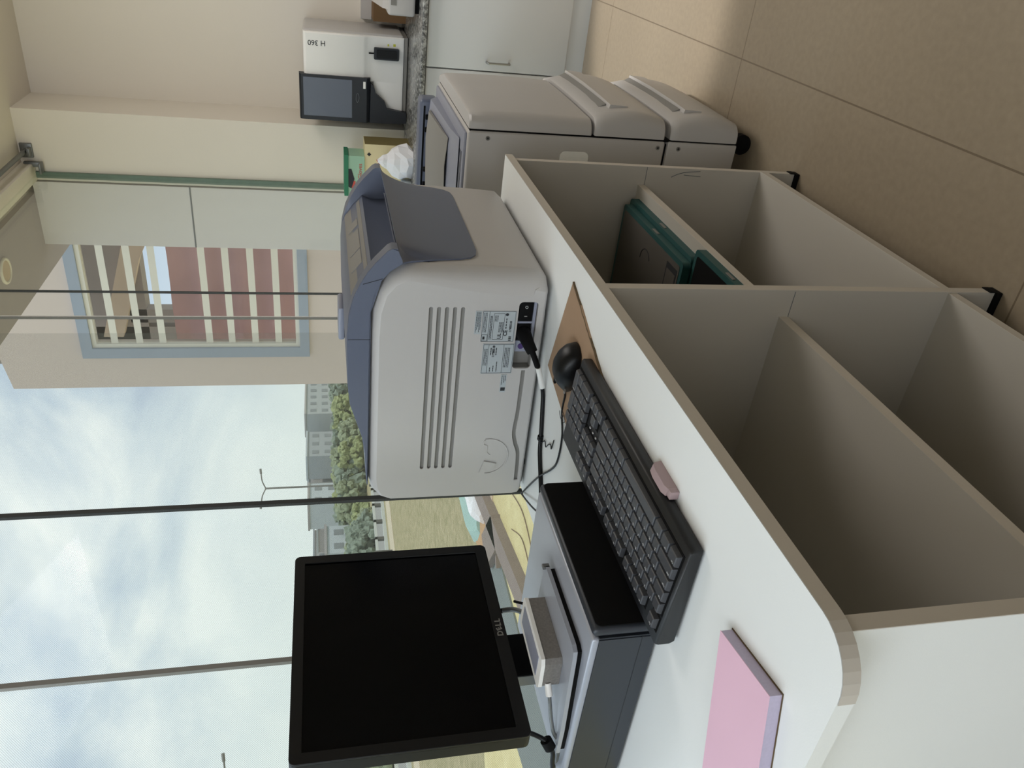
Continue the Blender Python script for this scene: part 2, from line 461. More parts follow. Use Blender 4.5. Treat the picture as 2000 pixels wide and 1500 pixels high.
# ------------------------------------------------------------------ analyser / film imager on the desk
im = thing('film_imager', 'white desktop film imager with slate blue hood and vented side, plugged in', 'imager', (1.55, .83, DZ))
AX0, AX1 = 1.290, 1.800
BP = [(.605, .778, .35), (.585, .782, 1.1), (.569, .800, 1.7), (.565, .86, 1.7), (.563, .93, 1.5), (.561, .99, 1.2), (.560, 1.03, 1.0), (.564, 1.057, .85), (.580, 1.083, .8), (.608, 1.103, .75), (.65, 1.113, .7), (.70, 1.1155, .7),
      (1.035, 1.1155, .7), (1.068, 1.108, .6), (1.088, 1.09, .4), (1.097, 1.065, .3), (1.098, .80, .3), (1.094, .785, .3), (1.08, .778, .3)]
def inset(P, d):
    n = len(P); out = []
    for i in range(n):
        a = Vector(P[i-1][:2]); b = Vector(P[i][:2]); c = Vector(P[(i+1) % n][:2])
        t = (c-a).normalized(); nn = Vector((t.y, -t.x))   # pts run clockwise seen in (Y,z): interior side
        out.append(tuple(b + nn*d*P[i][2]))
    return out
ds = [(1.290, .028), (1.2925, .019), (1.297, .012), (1.304, .0065), (1.314, .0025), (1.33, 0), (1.76, 0), (1.776, .0025), (1.786, .0065), (1.793, .012), (1.7975, .019), (1.80, .028)]
def body_ring(x, d, low):
    P = inset(BP, d)
    if low:
        for i, z in ((6, 1.005), (7, 1.008), (8, 1.010), (9, 1.012), (10, 1.03)): P[i] = (max(P[i][0], .563), z)
    return [(x, y, z) for (y, z) in P]
rings = []
for x, d in ds:
    if x == 1.76: rings += [body_ring(1.7685, 0, True), body_ring(1.7695, 0, False)]
    rings.append(body_ring(x, d, False))
    if x == 1.314: rings += [body_ring(1.3205, .001, False), body_ring(1.3215, .001, True)]
rings = [r_ for r_ in rings if not (1.322 < r_[0][0] < 1.768)]
bm = loft(BM(), rings, False, True); body = obj('body', bm, M['shell'], im, 50)
outline = inset(BP, .028)
def stad(y0, y1, zc, h):
    return rrect(y0, y1, zc-h/2, zc+h/2, h/2*.98, 4)
def poly_off(path, w):
    L_, R_ = [], []
    for i, p in enumerate(path):
        a = Vector(path[max(i-1, 0)]); b = Vector(path[min(i+1, len(path)-1)]); t = (b-a).normalized(); nn = Vector((-t.y, t.x))
        L_.append(tuple(Vector(p)+nn*w/2)); R_.append(tuple(Vector(p)-nn*w/2))
    return L_ + R_[::-1]
groove = poly_off([tuple(v)[:2] for v in cat_rom([(.776, .8115, 0), (.87, .8115, 0), (.925, .814, 0), (.955, .808, 0), (.985, .799, 0), (1.055, .796, 0)], 5)], .0085)
holes = [stad(.637, 1.014, z, .0078) for z in (1.003, .988, .973, .958, .943)]
inlet = rrect(.626, .772, .798, .836, .008)
def toX(a, b, t): return (t, a, b)
bm = curve_plate([outline] + holes + [inlet, groove], toX, AX0, AX0+.006, 0)
side = obj('side_panel', bm, M['shell'], body)
bm = BM()
for z in (1.003, .988, .973, .958, .943): box(bm, AX0+.005, AX0+.007, .63, 1.02, z-.005, z+.005)
obj('vent_recess', bm, M['shell_dk'], side)  # darker backing strips paint the shade inside the vents
bm = BM(); box(bm, AX0+.005, AX0+.007, .773, 1.062, .788, .822); obj('cable_channel', bm, M['shell_dk'], side)
# inlet contents
bm = BM(); box(bm, AX0+.022, AX0+.025, .62, .778, .79, .842); box(bm, AX0+.004, AX0+.025, .620, .627, .79, .842); box(bm, AX0+.004, AX0+.025, .771, .778, .79, .842)
box(bm, AX0+.004, AX0+.025, .62, .778, .835, .842); box(bm, AX0+.004, AX0+.025, .62, .778, .79, .799)
obj('inlet_recess', bm, M['shell_dk'], side)
bm = BM(); box(bm, AX0+.003, AX0+.022, .627, .735, .8005, .806); box(bm, AX0+.006, AX0+.022, .712, .736, .806, .8345); box(bm, AX0+.004, AX0+.022, .669, .673, .806, .8345)
obj('inlet_frame', bm, M['slate_lt'], side)
sw = bx('power_switch', (AX0+.003, AX0+.02, .629, .668, .807, .834), M['black_mat'], side, bev=.002)
bm = BM(); text_bm('O', (AX0+.0024, .638, .820), (0, -1, 0), (0, 0, 1), .008, bm=bm); text_bm('I', (AX0+.0024, .657, .820), (0, -1, 0), (0, 0, 1), .008, bm=bm)
obj('switch_legend', bm, M['legend'], sw)
bx('power_socket', (AX0+.006, AX0+.02, .675, .711, .807, .834), M['black_mat'], side, bev=.002)
bm = BM(); cyl(bm, (AX0+.005, .724, .822), 0, .006, .0012, 20); obj('icon', bm, M['purple'], side)
# half-round hand hold
bm = BM()
arc = [(AX0-.0005, .987+.045*math.cos(math.radians(a)), .866+.045*math.sin(math.radians(a))) for a in range(170, 372, 12)]
tube(bm, arc, .0014, 8, k=2)
tube(bm, [(AX0-.0005, .945, .874), (AX0-.0005, .955, .876), (AX0-.0005, .960, .868), (AX0-.0005, .975, .868), (AX0-.0005, .984, .860)], .0012, 8)
obj('hand_hold_rim', bm, M['shell'], side, 60)
bm = prism(BM(), [(.998, .872), (1.028, .880), (1.022, .850), (1.005, .845)], 0, AX0-.003, AX0+.001); obj('hand_hold_latch', bm, M['shell'], side)
# base lip and foot slots
bm = BM(); box(bm, 1.312, 1.785, .66, 1.08, .7745, .7835, .003); obj('base', bm, M['shell_dk'], im)
for (x, y) in ((1.42, .70), (1.74, .70), (1.33, 1.03), (1.74, 1.03)):
    bm = BM(); cyl(bm, (x, y, .772), 2, .012, .007); obj('rubber_foot', bm, M['black_mat'], im)
# hood -----------------------------------------------------------------
def clampf(a, lo, hi): return max(lo, min(hi, a))
ZT = [(0, 1.060), (.012, 1.052), (.024, 1.036), (.034, 1.012), (.041, .980), (.048, .948), (.058, .925), (.072, .914), (.09, .909), (1, .908)]
def interp(T, v):
    for (a, b), (c, d_) in zip(T, T[1:]):
        if v <= c: return b + (d_-b)*(v-a)/(c-a)
    return T[-1][1]
FB = sorted([(z, y) for y, z, w_ in BP[2:9]]); FW = sorted([(z, w_) for y, z, w_ in BP[2:9]])
DI = [(x-AX0, d_) for x, d_ in ds[:6]] + [(1, 0)]
def bodyfront(d, z): return interp(FB, z) + interp(DI, d)*interp(FW, z)
def hood_section(x, slot):
    d = max(0, min(x-AX0, AX1-x))
    zb = interp(ZT, d)
    zl = 1.075
    f = interp(FB, zb) - .0015 - .013*max(0, 1-d/.03)
    lipY = .526
    top = [(1.05, 1.1155), (1.02, 1.118), (.97, 1.120), (.93, 1.126), (.89, 1.138), (.85, 1.150), (.80, 1.1545), (.70, 1.1555), (.655, 1.152)]
    if not slot:
        mid = [(.622, 1.144), (.594, 1.132), (.570, 1.118), (.553, 1.105), (.540, 1.093), (lipY+.004, 1.084), (lipY, 1.077)]
    else:
        mid = [(.640, 1.146), (.615, 1.130), (.590, 1.108), (.598, 1.085), (.596, 1.045), (.562, 1.030), (.536, 1.066)]
        lipY = .527
    low = []
    for k, t in enumerate((0, .08, .18, .32, .5, .75, 1)):
        z = (zl-.008) + (zb-(zl-.008))*t
        c = (1-math.exp(-t*2.6))/(1-math.exp(-2.6))
        low.append((lipY + (f-lipY)*c, z))
    inn = [(f+.003, zb+.0005), (.570, 1.0795 if not slot else 1.02), (.588, 1.0940 if not slot else 1.02), (.650, 1.1120 if not slot else 1.04), (1.04, 1.1125)]
    return [(x, y, z) for (y, z) in top + mid + low + inn]
xs = [1.2885, 1.291, 1.296, 1.303, 1.310, 1.318]
def xshrink(x): return x
rings = []
for x in (1.2935, 1.295, 1.2975, 1.301, 1.306, 1.314, 1.3225): rings.append(hood_section(x, False))
for x in (1.3235, 1.3275, 1.3315, 1.335, 1.3385, 1.343, 1.348, 1.354, 1.362, 1.37, 1.385, 1.41, 1.45, 1.5, 1.6, 1.68, 1.70, 1.72, 1.728, 1.736, 1.742, 1.748, 1.753, 1.758, 1.763, 1.7665): rings.append(hood_section(x, True))
for x in (1.7675, 1.775, 1.785, 1.795, 1.8015): rings.append(hood_section(x, False))
for ring in (rings[0], rings[-1]):
    # slightly eased outer ends
    for i in range(len(ring)):
        x, y, z = ring[i]
        if i < 9: ring[i] = (x, y, z-.0015)
bm = loft(BM(), rings); hood = obj('hood', bm, M['slate'], im, 35)
# side skirt of the hood, following the shoulder of the body
def hood_side(xa, xb):
    outer = [(1.05, 1.1130), (1.02, 1.1155), (.97, 1.118), (.93, 1.124), (.89, 1.137), (.85, 1.149), (.80, 1.1535), (.70, 1.1545), (.655, 1.151), (.622, 1.143), (.594, 1.131), (.570, 1.117), (.553, 1.104), (.540, 1.092), (.530, 1.083), (.526, 1.076), (.530, 1.066)]
    inner = [(.549, 1.058), (.556, 1.068), (.568, 1.080), (.587, 1.0945), (.612, 1.106), (.65, 1.1135), (.70, 1.1145), (1.05, 1.1145)]
    bm = prism(BM(), outer+inner, 0, xa, xb)
    return bm
obj('hood_side', hood_side(1.2915, 1.2955), M['slate'], hood)
bm = BM(); box(bm, 1.2911, 1.2917, .7055, .7065, 1.1125, 1.1535); obj('hood_seam', bm, M['ink'], hood)
bm = BM(); tube(bm, [(1.2913, .583, 1.0925), (1.2913, .594, 1.127)], .0006, 5, smoothpts=False)
obj('hood_seam', bm, M['ink'], hood)
# sloped control panel above the slot
def slope(y): return 1.108 + (y-.590)*(1.146-1.108)/(.640-.590)
bm = BM(); loft(bm, [[(x, .597, slope(.597)+.0015), (x, .637, slope(.637)+.003), (x, .637, slope(.637)-.002), (x, .597, slope(.597)-.004)] for x in (1.335, 1.755)])
cp = obj('control_panel', bm, M['grey'], hood)
bm = BM()
for (xa, xb) in ((1.42, 1.49), (1.495, 1.60), (1.62, 1.66)):
    loft(bm, [[(x, .606, slope(.606)+.0035), (x, .630, slope(.630)+.0045), (x, .630, slope(.630)+.001), (x, .606, slope(.606)+.001)] for x in (xa, xb)])
obj('button_strip', bm, M['shell_dk'], cp)
# dark slot liner and light film flap
bm = BM(); box(bm, 1.325, 1.765, .5985, .602, 1.02, 1.100); box(bm, 1.324, 1.3245, .575, .60, 1.032, 1.10); obj('film_slot', bm, M['navy'], hood)
bm = BM(); loft(bm, [[(x, .5340-w*.0, 1.0700), (x, .560+.0*w, 1.0345), (x, .585, 1.038+w), (x, .5350, 1.0672)] for x, w in ((1.3245, .0), (1.62, .0))]); obj('film_flap', bm, M['slate_lt'], hood)
bm = BM(); box(bm, 1.57, 1.65, .78, .86, 1.152, 1.166, .005); obj('top_catch', bm, M['slate_lt'], hood, 40)
# front shell lower seam
# labels on the vented side
def label_plate(y0, y1, z0, z1, marks, name='rating_label'):
    p = bx(name, (AX0-.0008, AX0, y0, y1, z0, z1), M['label'], side)
    bm = BM()
    marks(bm)
    obj('printing', bm, M['ink'], p)
    return p
LX = AX0-.0014
def line(bm, ya, yb, z, h=.0009): box(bm, LX, LX+.0006, min(ya, yb), max(ya, yb), z-h/2, z+h/2)
def rect(bm, ya, yb, za, zb, t=.0004):
    line(bm, ya, yb, za, t); line(bm, ya, yb, zb, t)
    box(bm, LX, LX+.0006, ya-t/2, ya+t/2, za, zb); box(bm, LX, LX+.0006, yb-t/2, yb+t/2, za, zb)
def fine(bm, y0, y1, z, h=.0006, seed=0):
    rd = random.Random(seed+int(z*10000)); y = y0
    while y < y1:
        w = rd.uniform(.0015, .006); line(bm, y, min(y+w, y1), z, h); y += w+.0009
def T(bm, s, y, z, size, bold=0.0, sx=1): text_bm(s, (LX+.0004, y, z), (0, -1, 0), (0, 0, 1), size, .0003, bold=bold, sx=sx, bm=bm)
def m1(bm):
    for i, z in enumerate((.9165, .9145, .9125, .9105, .9085)): fine(bm, .647, .690-(i % 3)*.006, z, .0007, i)
label_plate(.645, .694, .9065, .9185, m1)
def m2(bm):
    rect(bm, .6455, .7095, .841, .904)
    for i, z in enumerate((.9015, .8990, .8965)): fine(bm, .648, .690, z, .0008, i)
    rect(bm, .695, .7085, .893, .9035); box(bm, LX, LX+.0006, .699, .705, .8975, .9015)
    line(bm, .6455, .7095, .8915, .0005)
    for i, z in enumerate((.8885, .8860)): fine(bm, .655, .705, z, .0011, i)
    rect(bm, .650, .705, .862, .8825)
    for i, z in enumerate((.880, .8775, .875)): fine(bm, .654, .667, z, .0008, i)
    for i, z in enumerate((.871, .8685, .866, .864)): fine(bm, .668, .690, z, .0009, i)
    T(bm, 'UL', .698, .869, .010, .0001)
    T(bm, 'CE', .6915, .8575, .0105, .0002)
    for i, y in enumerate((.660, .666, .672, .678)): line(bm, y, y+.004, .8575, .0016)
    cyl(bm, (LX, .652, .8575), 0, .003, .0006, 14)
    T(bm, '11980518', .678, .8485, .006, .0001)
    for y in (.700, .7035, .707): box(bm, LX, LX+.0006, y-.0009, y+.0009, .8455, .8505)
label_plate(.6445, .7105, .8395, .9045, m2)
def m3(bm):
    rect(bm, .7165, .7805, .8375, .897); line(bm, .7165, .7805, .887, .0004); line(bm, .7165, .7805, .857, .0004)
    for i, z in enumerate((.8945, .892, .8895)): fine(bm, .726, .763, z, .0008, i)
    for i, z in enumerate((.882, .8715)): fine(bm, .724, .740, z, .0016, i)
    T(bm, '11980518', .732, .8765, .0065, .0002)
    for i, (z, w) in enumerate(((.881, .008), (.8745, .012), (.868, .021))): fine(bm, .776-w, .777, z, .0013, i)
    for i, z in enumerate((.854, .851, .848, .845)): fine(bm, .724, .768, z, .0010, i)
label_plate(.715, .782, .836, .8985, m3)
def m4(bm):
    for i, z in enumerate((.8535, .850, .847)): fine(bm, .787, .808-.004*i, z, .0009, i)
    box(bm, LX, LX+.0006, .815, .8225, .8455, .8545)
label_plate(.785, .826, .8445, .8560, m4, 'serial_label')

# power cord ----------------------------------------------------------------
cord = thing('power_cord', 'thick black power cord plugged into the imager, running back along the desk', 'power cord', (1.22, .85, DZ))
bm = BM()
plug = [(1.294, .693, .821), (1.274, .694, .820), (1.262, .700, .817), (1.253, .714, .809)]
tube(bm, plug, lambda t: .0145-.004*t, 12); obj('plug', bm, M['black_mat'], cord, 50)
bm = BM(); tube(bm, [(1.253, .712, .810), (1.248, .728, .803), (1.247, .742, .797)], .0058, 10); obj('strain_relief', bm, M['black_mat'], cord, 50)
path = [(1.247, .740, .797), (1.250, .775, .785), (1.249, .805, .7775), (1.240, .838, .7765), (1.225, .885, .7765), (1.215, .925, .7765), (1.180, .975, .7765), (1.150, 1.02, .7765), (1.137, 1.055, .7765), (1.139, 1.085, .7765), (1.125, 1.10, .777), (1.10, 1.118, .765), (1.09, 1.125, .70)]
bm = BM(); tube(bm, path, .0043, 12); obj('cable', bm, M['black'], cord, 60)
bm = BM(); tube(bm, [(1.247, .744, .7955), (1.2495, .768, .7875), (1.2495, .792, .7805)], .0056, 12); obj('cable_label', bm, M['tag'], cord, 60)
tie = BM(); tube(tie, [(1.223, .899, .782), (1.219, .901, .776), (1.214, .899, .7755), (1.20, .886, .7745), (1.19, .893, .7745), (1.178, .879, .7745), (1.163, .868, .7745), (1.155, .872, .775), (1.150, .848, .7745)], .0011, 6)
for q in (-.003, 0, .003):
    tube(tie, [(1.2235+.0058*math.cos(a), .893+q+.002*math.sin(a), .7768+.0055*math.sin(a)) for a in [i*PI/4 for i in range(9)]], .001, 6)
obj('twist_tie', tie, M['black'], cord, 60)

# mouse ---------------------------------------------------------------------
mo = thing('computer_mouse', 'black corded computer mouse on a piece of brown cardboard', 'mouse', (1.155, .688, .7755))
ang = math.radians(-14); mc = Vector((1.108, .665, .7755))
def ml(a, w, h):    # a along the mouse (towards the cable), w sideways
    a, w, h = a*.96, w*.96, h*.94
    dx = -math.sin(ang); dy = math.cos(ang)
    return (mc.x + dx*a + dy*w, mc.y + dy*a - dx*w, mc.z+h)
rings = []
prof = [(-.055, .004, .004), (-.051, .017, .015), (-.042, .025, .026), (-.028, .030, .034), (-.010, .032, .0385), (.010, .0315, .037), (.024, .027, .031), (.036, .0205, .022), (.047, .012, .013), (.0575, .003, .006)]
for a, w, h in prof:
    ring = []
    for k in range(17):
        t = PI*k/16
        c, s = math.cos(t), math.sin(t)
        ring.append(ml(a, w*math.copysign(abs(c)**.75, c), .001+h*s**.85))
    rings.append(ring)
obj('shell', loft(BM(), rings), M['black'], mo, 60)
bm = BM(); tube(bm, [ml(.026, -.0285, .018), ml(.036, -.0250, .016)], .0022, 8, smoothpts=False); obj('side_mark', bm, M['grey'], mo)
bm = BM(); box(bm, mc.x+.003, mc.x+.011, mc.y+.012, mc.y+.032, .802, .8055, .001); obj('scroll_wheel', bm, M['black_mat'], mo)
bm = BM()
mp = [ml(.055, 0, .005), ml(.070, -.001, .002), (1.128, .768, .776), (1.110, .81, .7745), (1.112, .865, .7745), (1.135, .905, .7745), (1.190, .967, .7785), (1.255, 1.045, .7765), (1.295, 1.098, .777), (1.29, 1.094, .778), (1.22, 1.06, .783), (1.150, 1.024, .785), (1.128, 1.010, .780), (1.105, 1.000, .7755)]
tube(bm, mp[:9], .0019, 8); obj('cable', bm, M['black'], mo, 60)
bm = BM(); tube(bm, [mp[8], mp[10], mp[11], mp[13]], .0019, 8); obj('cable', bm, M['black'], mo, 60)

# cardboard --------------------------------------------------------------
cb = thing('cardboard_sheet', 'flat piece of brown cardboard under the mouse, torn along one edge', 'cardboard', (1.1, .67, DZ))
pts = [(1.184, .536), (1.13, .556), (1.128, .552), (1.07, .573), (1.02, .592), (.952, .613), (.972, .70), (1.000, .797), (1.10, .777), (1.252, .742), (1.222, .65)]
obj('sheet', prism(BM(), pts, 2, DZ, .7752), M['card'], cb)
rd = random.Random(3); e = []
for k in range(24):
    t = k/23; e.append((1.184+(.952-1.184)*t, .5355+(.6125-.5355)*t+rd.uniform(-.0015, .001)))
obj('torn_edge', prism(BM(), e+[(a, b+.0025) for a, b in e[::-1]], 2, DZ+.0003, .7756), M['card_edge'], cb)
bm = BM(); tube(bm, [(1.125+.018*math.cos(a), .775+.009*math.sin(a), .7754) for a in [i*PI/5 for i in range(9)]], .0006, 5)
tube(bm, [(1.118, .769, .7754), (1.125, .785, .7754), (1.134, .770, .7754)], .0006, 5, smoothpts=False)
obj('pen_scribble', bm, M['ink'], cb)

# keyboard -----------------------------------------------------------------
KX0, KX1, KY0, KY1 = .590, 1.034, .600, .757
kb = thing('keyboard', 'full-size black keyboard lying in front of the computer case', 'keyboard', (.81, .68, DZ))
def kz(y): return .7925 + (y-KY0)/(KY1-KY0)*.0105
prof = [(KY0+.002, .7745), (KY0, .778), (KY0, .790), (KY0+.003, kz(KY0)), (KY1-.003, kz(KY1)), (KY1, kz(KY1)-.003), (KY1, .782), (KY1-.004, .776)]
rings = []
for x, s in ((KX0, .0025), (KX0+.003, 0), (KX1-.003, 0), (KX1, .0025)):
    cy = sum(p[0] for p in prof)/8; cz = .785
    rings.append([(x, y + (s if y < cy else -s), z + (s*.7 if z < cz else -s*.7)) for y, z in prof])
kbody = obj('body', loft(BM(), rings), M['kbd'], kb, 45)
for x in (.62, 1.0):
    bm = BM(); box(bm, x-.012, x+.012, KY1-.022, KY1-.01, .772, .779, .001); obj('flip_foot', bm, M['black_mat'], kb)
    bm = BM(); box(bm, x-.012, x+.012, KY0+.01, KY0+.022, .772, .776, .001); obj('flip_foot', bm, M['black_mat'], kb)
U = .01905
kx0 = KX0 + .0085; ky0 = KY0 + .016
def well(x0, x1, y0, y1):
    bm = BM(); loft(bm, [[(x, y0, kz(y0)+.0004), (x, y1, kz(y1)+.0004), (x, y1, kz(y1)-.002), (x, y0, kz(y0)-.002)] for x in (x0, x1)])
    return obj('key_well', bm, M['black_mat'], kbody)
g = .25*U
xm, xn, xp = kx0, kx0+15*U+g*1.2, kx0+18*U+g*2.4
rowy = [ky0 + i*U for i in range(5)] + [ky0+5.35*U]
e_ = .003
well(xm-e_, xm+15*U+e_-.001, rowy[0]-e_, rowy[4]+U+e_-.001)
well(xm-e_, xm+U+.002, rowy[5]-e_, rowy[5]+U+e_)
for a in (2, 6.5, 11): well(xm+a*U-e_, xm+(a+4)*U+e_-.002, rowy[5]-e_, rowy[5]+U+e_)
well(xn-e_, xn+3*U+e_-.001, rowy[0]-e_, rowy[0]+U+.002); well(xn+U-e_, xn+2*U+e_-.002, rowy[1]-.002, rowy[1]+U+.003)
well(xn-e_, xn+3*U+e_-.001, rowy[3]-e_, rowy[4]+U+e_); well(xn-e_, xn+3*U+e_-.001, rowy[5]-e_, rowy[5]+U+e_)
well(xp-e_, xp+4*U+e_-.001, rowy[0]-e_, rowy[4]+U+e_)
keys = []
R0 = [(1.25, 'Ctrl'), (1.25, 'w'), (1.25, 'Alt'), (6.25, ''), (1.25, 'Alt'), (1.25, 'w'), (1.25, 'm'), (1.25, 'Ctrl')]
R1 = [(2.25, 'Shift')] + [(1, c) for c in 'ZXCVBNM,./'] + [(2.75, 'Shift')]
R2 = [(1.75, 'Caps')] + [(1, c) for c in "ASDFGHJKL;'"] + [(2.25, 'Enter')]
R3 = [(1.5, 'Tab')] + [(1, c) for c in 'QWERTYUIOP[]'] + [(1.5, '|')]
R4 = [(1, c) for c in '`1234567890-='] + [(2, 'Back')]
for i, R in enumerate((R0, R1, R2, R3, R4)):
    x = xm
    for w, s in R: keys.append((x, rowy[i], w, 1, s)); x += w*U
keys.append((xm, rowy[5], 1, 1, 'Esc'))
for a, f in ((2, 1), (6.5, 5), (11, 9)):
    for k in range(4): keys.append((xm+(a+k)*U, rowy[5], 1, 1, 'F%d' % (f+k)))
for k in range(3):
    keys.append((xn+k*U, rowy[0], 1, 1, '<v>'[k])); keys.append((xn+k*U, rowy[3], 1, 1, ['Del', 'End', 'PgDn'][k]))
    keys.append((xn+k*U, rowy[4], 1, 1, ['Ins', 'Home', 'PgUp'][k])); keys.append((xn+k*U, rowy[5], 1, 1, ['Prt', 'Scr', 'Brk'][k]))
keys.append((xn+U, rowy[1], 1, 1, '^'))
keys += [(xp, rowy[0], 2, 1, '0'), (xp+2*U, rowy[0], 1, 1, '.'), (xp+3*U, rowy[0], 1, 2, 'Enter'), (xp+3*U, rowy[2], 1, 2, '+')]
for r_, s in ((1, '123'), (2, '456'), (3, '789')):
    for k in range(3): keys.append((xp+k*U, rowy[r_], 1, 1, s[k]))
for k in range(4): keys.append((xp+k*U, rowy[4], 1, 1, ['Num', '/', '*', '-'][k]))
rest = None
keys.sort(key=lambda k: (k[0]+k[1]))
sl = (kz(KY1)-kz(KY0))/(KY1-KY0)
for n_, (x, y, w, h, s) in enumerate(keys):
    bm = BM()
    x0, x1, y0, y1 = x+.0008, x+w*U-.0008, y+.0008, y+h*U-.0008
    i1 = .0022
    R_ = []
    for (q, hh) in ((0, .0005), (.0012, .0062), (i1, .0075)):
        R_.append([(a, b, kz(b)+hh) for a, b in ((x0+q, y0+q), (x1-q, y0+q), (x1-q, y1-q*1.4), (x0+q, y1-q*1.4))])
    loft(bm, R_)
    if n_ >= 100:
        if rest is None: rest = BM()
        tmp = bpy.data.meshes.new('t'); bm.to_mesh(tmp); bm.free(); rest.from_mesh(tmp); bpy.data.meshes.remove(tmp)
        ko = None
    else:
        ko = obj('key', bm, M['key'], kb)
    if s and ko is not None:
        sz = .0052 if len(s) == 1 else .0034
        obj('legend', text_bm(s, (x0+.0035, (y1-.0052), kz(y1-.005)+.0077), (1, 0, 0), (0, 1, sl), sz, .00015, align='LEFT'), M['legend'], ko)
if rest is not None:
    o = obj('key', rest, M['key'], kb); o['kind'] = 'stuff'
for k in range(3):
    bm = BM(); box(bm, xn+.012+k*.014, xn+.016+k*.014, rowy[2]+.010, rowy[2]+.013, kz(rowy[2])+.001, kz(rowy[2])+.003, .0008); obj('indicator_light', bm, M['legend'], kb)

# clip lying by the keyboard --------------------------------------------
cl = thing('plastic_clip', 'small dusty pink plastic clip leaning on the front edge of the keyboard', 'clip', (.715, .592, DZ))
bm = BM(); loft(bm, [[(x, .586, .7722), (x, .598, .7722), (x, .598, .7722+h), (x, .5875, .7722+h*.85)] for x, h in ((.687, .0135), (.695, .0165), (.725, .0165), (.738, .0145), (.742, .010))])
obj('body', bm, M['clip'], cl, 30)
bm = BM(); box(bm, .678, .688, .586, .5975, .7722, .7842, .001); obj('lever', bm, M['clip'], cl, 30)

# computer case -----------------------------------------------------------
pc = thing('desktop_computer', 'dark grey small computer case lying flat under the monitor', 'computer', (.78, .93, DZ))
PX0, PX1, PY0, PY1, PZ0, PZ1 = .632, .930, .768, 1.096, .777, .866
case = bx('case', (PX0, PX1, PY0+.017, PY1, PZ0, PZ1-.010), M['pc_side'], pc)
bx('top_cover', (PX0-.0013, PX1+.001, PY0+.017, PY1+.001, PZ1-.012, PZ1), M['pc'], case, bev=.0055, seg=4)  # lighter than the case sides, painting the sky's reflection on top
bx('case_side', (PX0-.0012, PX0+.001, PY0+.02, PY1-.004, PZ0+.006, PZ1-.010), M['pc_side'], case)
bm = BM(); box(bm, PX0-.0016, PX0-.001, PY0+.018, PY1, .7965, .7972); obj('side_seam', bm, M['ink'], case)
bz = bx('front_bezel', (PX0, PX1, PY0, PY0+.016, PZ0, PZ1), M['pc_side'], pc, bev=.007, seg=4)
fp = bm = prism(BM(), rrect(PX0+.005, PX1-.004, PZ0+.003, PZ1-.0045, .008), 1, PY0-.0012, PY0+.002)
obj('front_panel', bm, M['black_mat'], bz)
for (x, y) in ((.66, .80), (.9, .8), (.66, 1.06), (.9, 1.06)):
    bm = BM(); cyl(bm, (x, y, DZ), 2, .009, .006, 14); obj('rubber_foot', bm, M['black_mat'], pc)

# monitor -----------------------------------------------------------------
mn = thing('monitor', 'black square-format monitor with a dark screen, standing on the computer case', 'monitor', (.78, .96, PZ1))
MX0, MX1, MZ0, MZ1, MY = .614, .984, .930, 1.248, .95
bm = prism(BM(), rrect(MX0, MX1, MZ0, MZ1, .009), 1, MY, MY+.021)
mb = obj('housing', bm, M['black'], mn)
def fr2(a, b, t): return (a, t, b)
bm = curve_plate([rrect(MX0, MX1, MZ0, MZ1, .009), rrect(MX0+.0155, MX1-.0155, MZ0+.0185, MZ1-.0155, .001, 2)], fr2, MY-.004, MY+.0005, 1)
bzl = obj('bezel', bm, M['black'], mn)
bm = BM(); box(bm, MX0+.012, MX1-.012, MY-.0012, MY-.0002, MZ0+.014, MZ1-.012); obj('screen', bm, M['screen'], mn)
bm = BM(); text_bm('D', (.7895, MY-.0045, .9395), (1, 0, 0), (0, 0, 1), .0125, .0003, bold=.0003, sx=1.05, bm=bm)
text_bm('E', (.7988, MY-.0045, .9395), (.93, 0, .36), (-.36, 0, .93), .0115, .0003, bold=.0003, bm=bm)
text_bm('L', (.8070, MY-.0045, .9395), (1, 0, 0), (0, 0, 1), .0125, .0003, bold=.0003, sx=1.05, bm=bm); text_bm('L', (.8150, MY-.0045, .9395), (1, 0, 0), (0, 0, 1), .0125, .0003, bold=.0003, sx=1.05, bm=bm)
obj('brand_lettering', bm, M['grey'], bzl)
bm = BM(); box(bm, .70, .90, MY+.02, MY+.05, .99, 1.20, .012, 3); obj('rear_bulge', bm, M['black'], mn, 40)
bm = BM(); box(bm, .742, .822, .988, 1.012, .880, 1.12, .003); st = obj('stand_neck', bm, M['black_mat'], mn, 40)
bx('neck_side', (.7405, .7425, .990, 1.011, .882, 1.0), M['alu'], st)
bp = [(.648, .838), (.652, .828), (.662, .826), (.808, .826), (.905, .835), (.912, .845), (.905, 1.03), (.64, 1.03), (.636, .99)]
bp = [(.648, .840), (.650, .830), (.660, .826), (.806, .826), (.810, .832), (.825, 1.03), (.636, 1.03), (.636, .98)]
base = obj('stand_base', prism(BM(), bp, 2, .8735, .8795), M['pc'], mn)
ctr = Vector((.73, .93))
bp2 = [tuple(ctr + (Vector(p)-ctr)*.965) for p in bp]
obj('base_skirt', prism(BM(), bp2, 2, PZ1, .8735), M['black_mat'], base)
bm = BM(); box(bm, .803, .812, .826, .831, .873, .884, .001); obj('base_lip', bm, M['alu'], base)

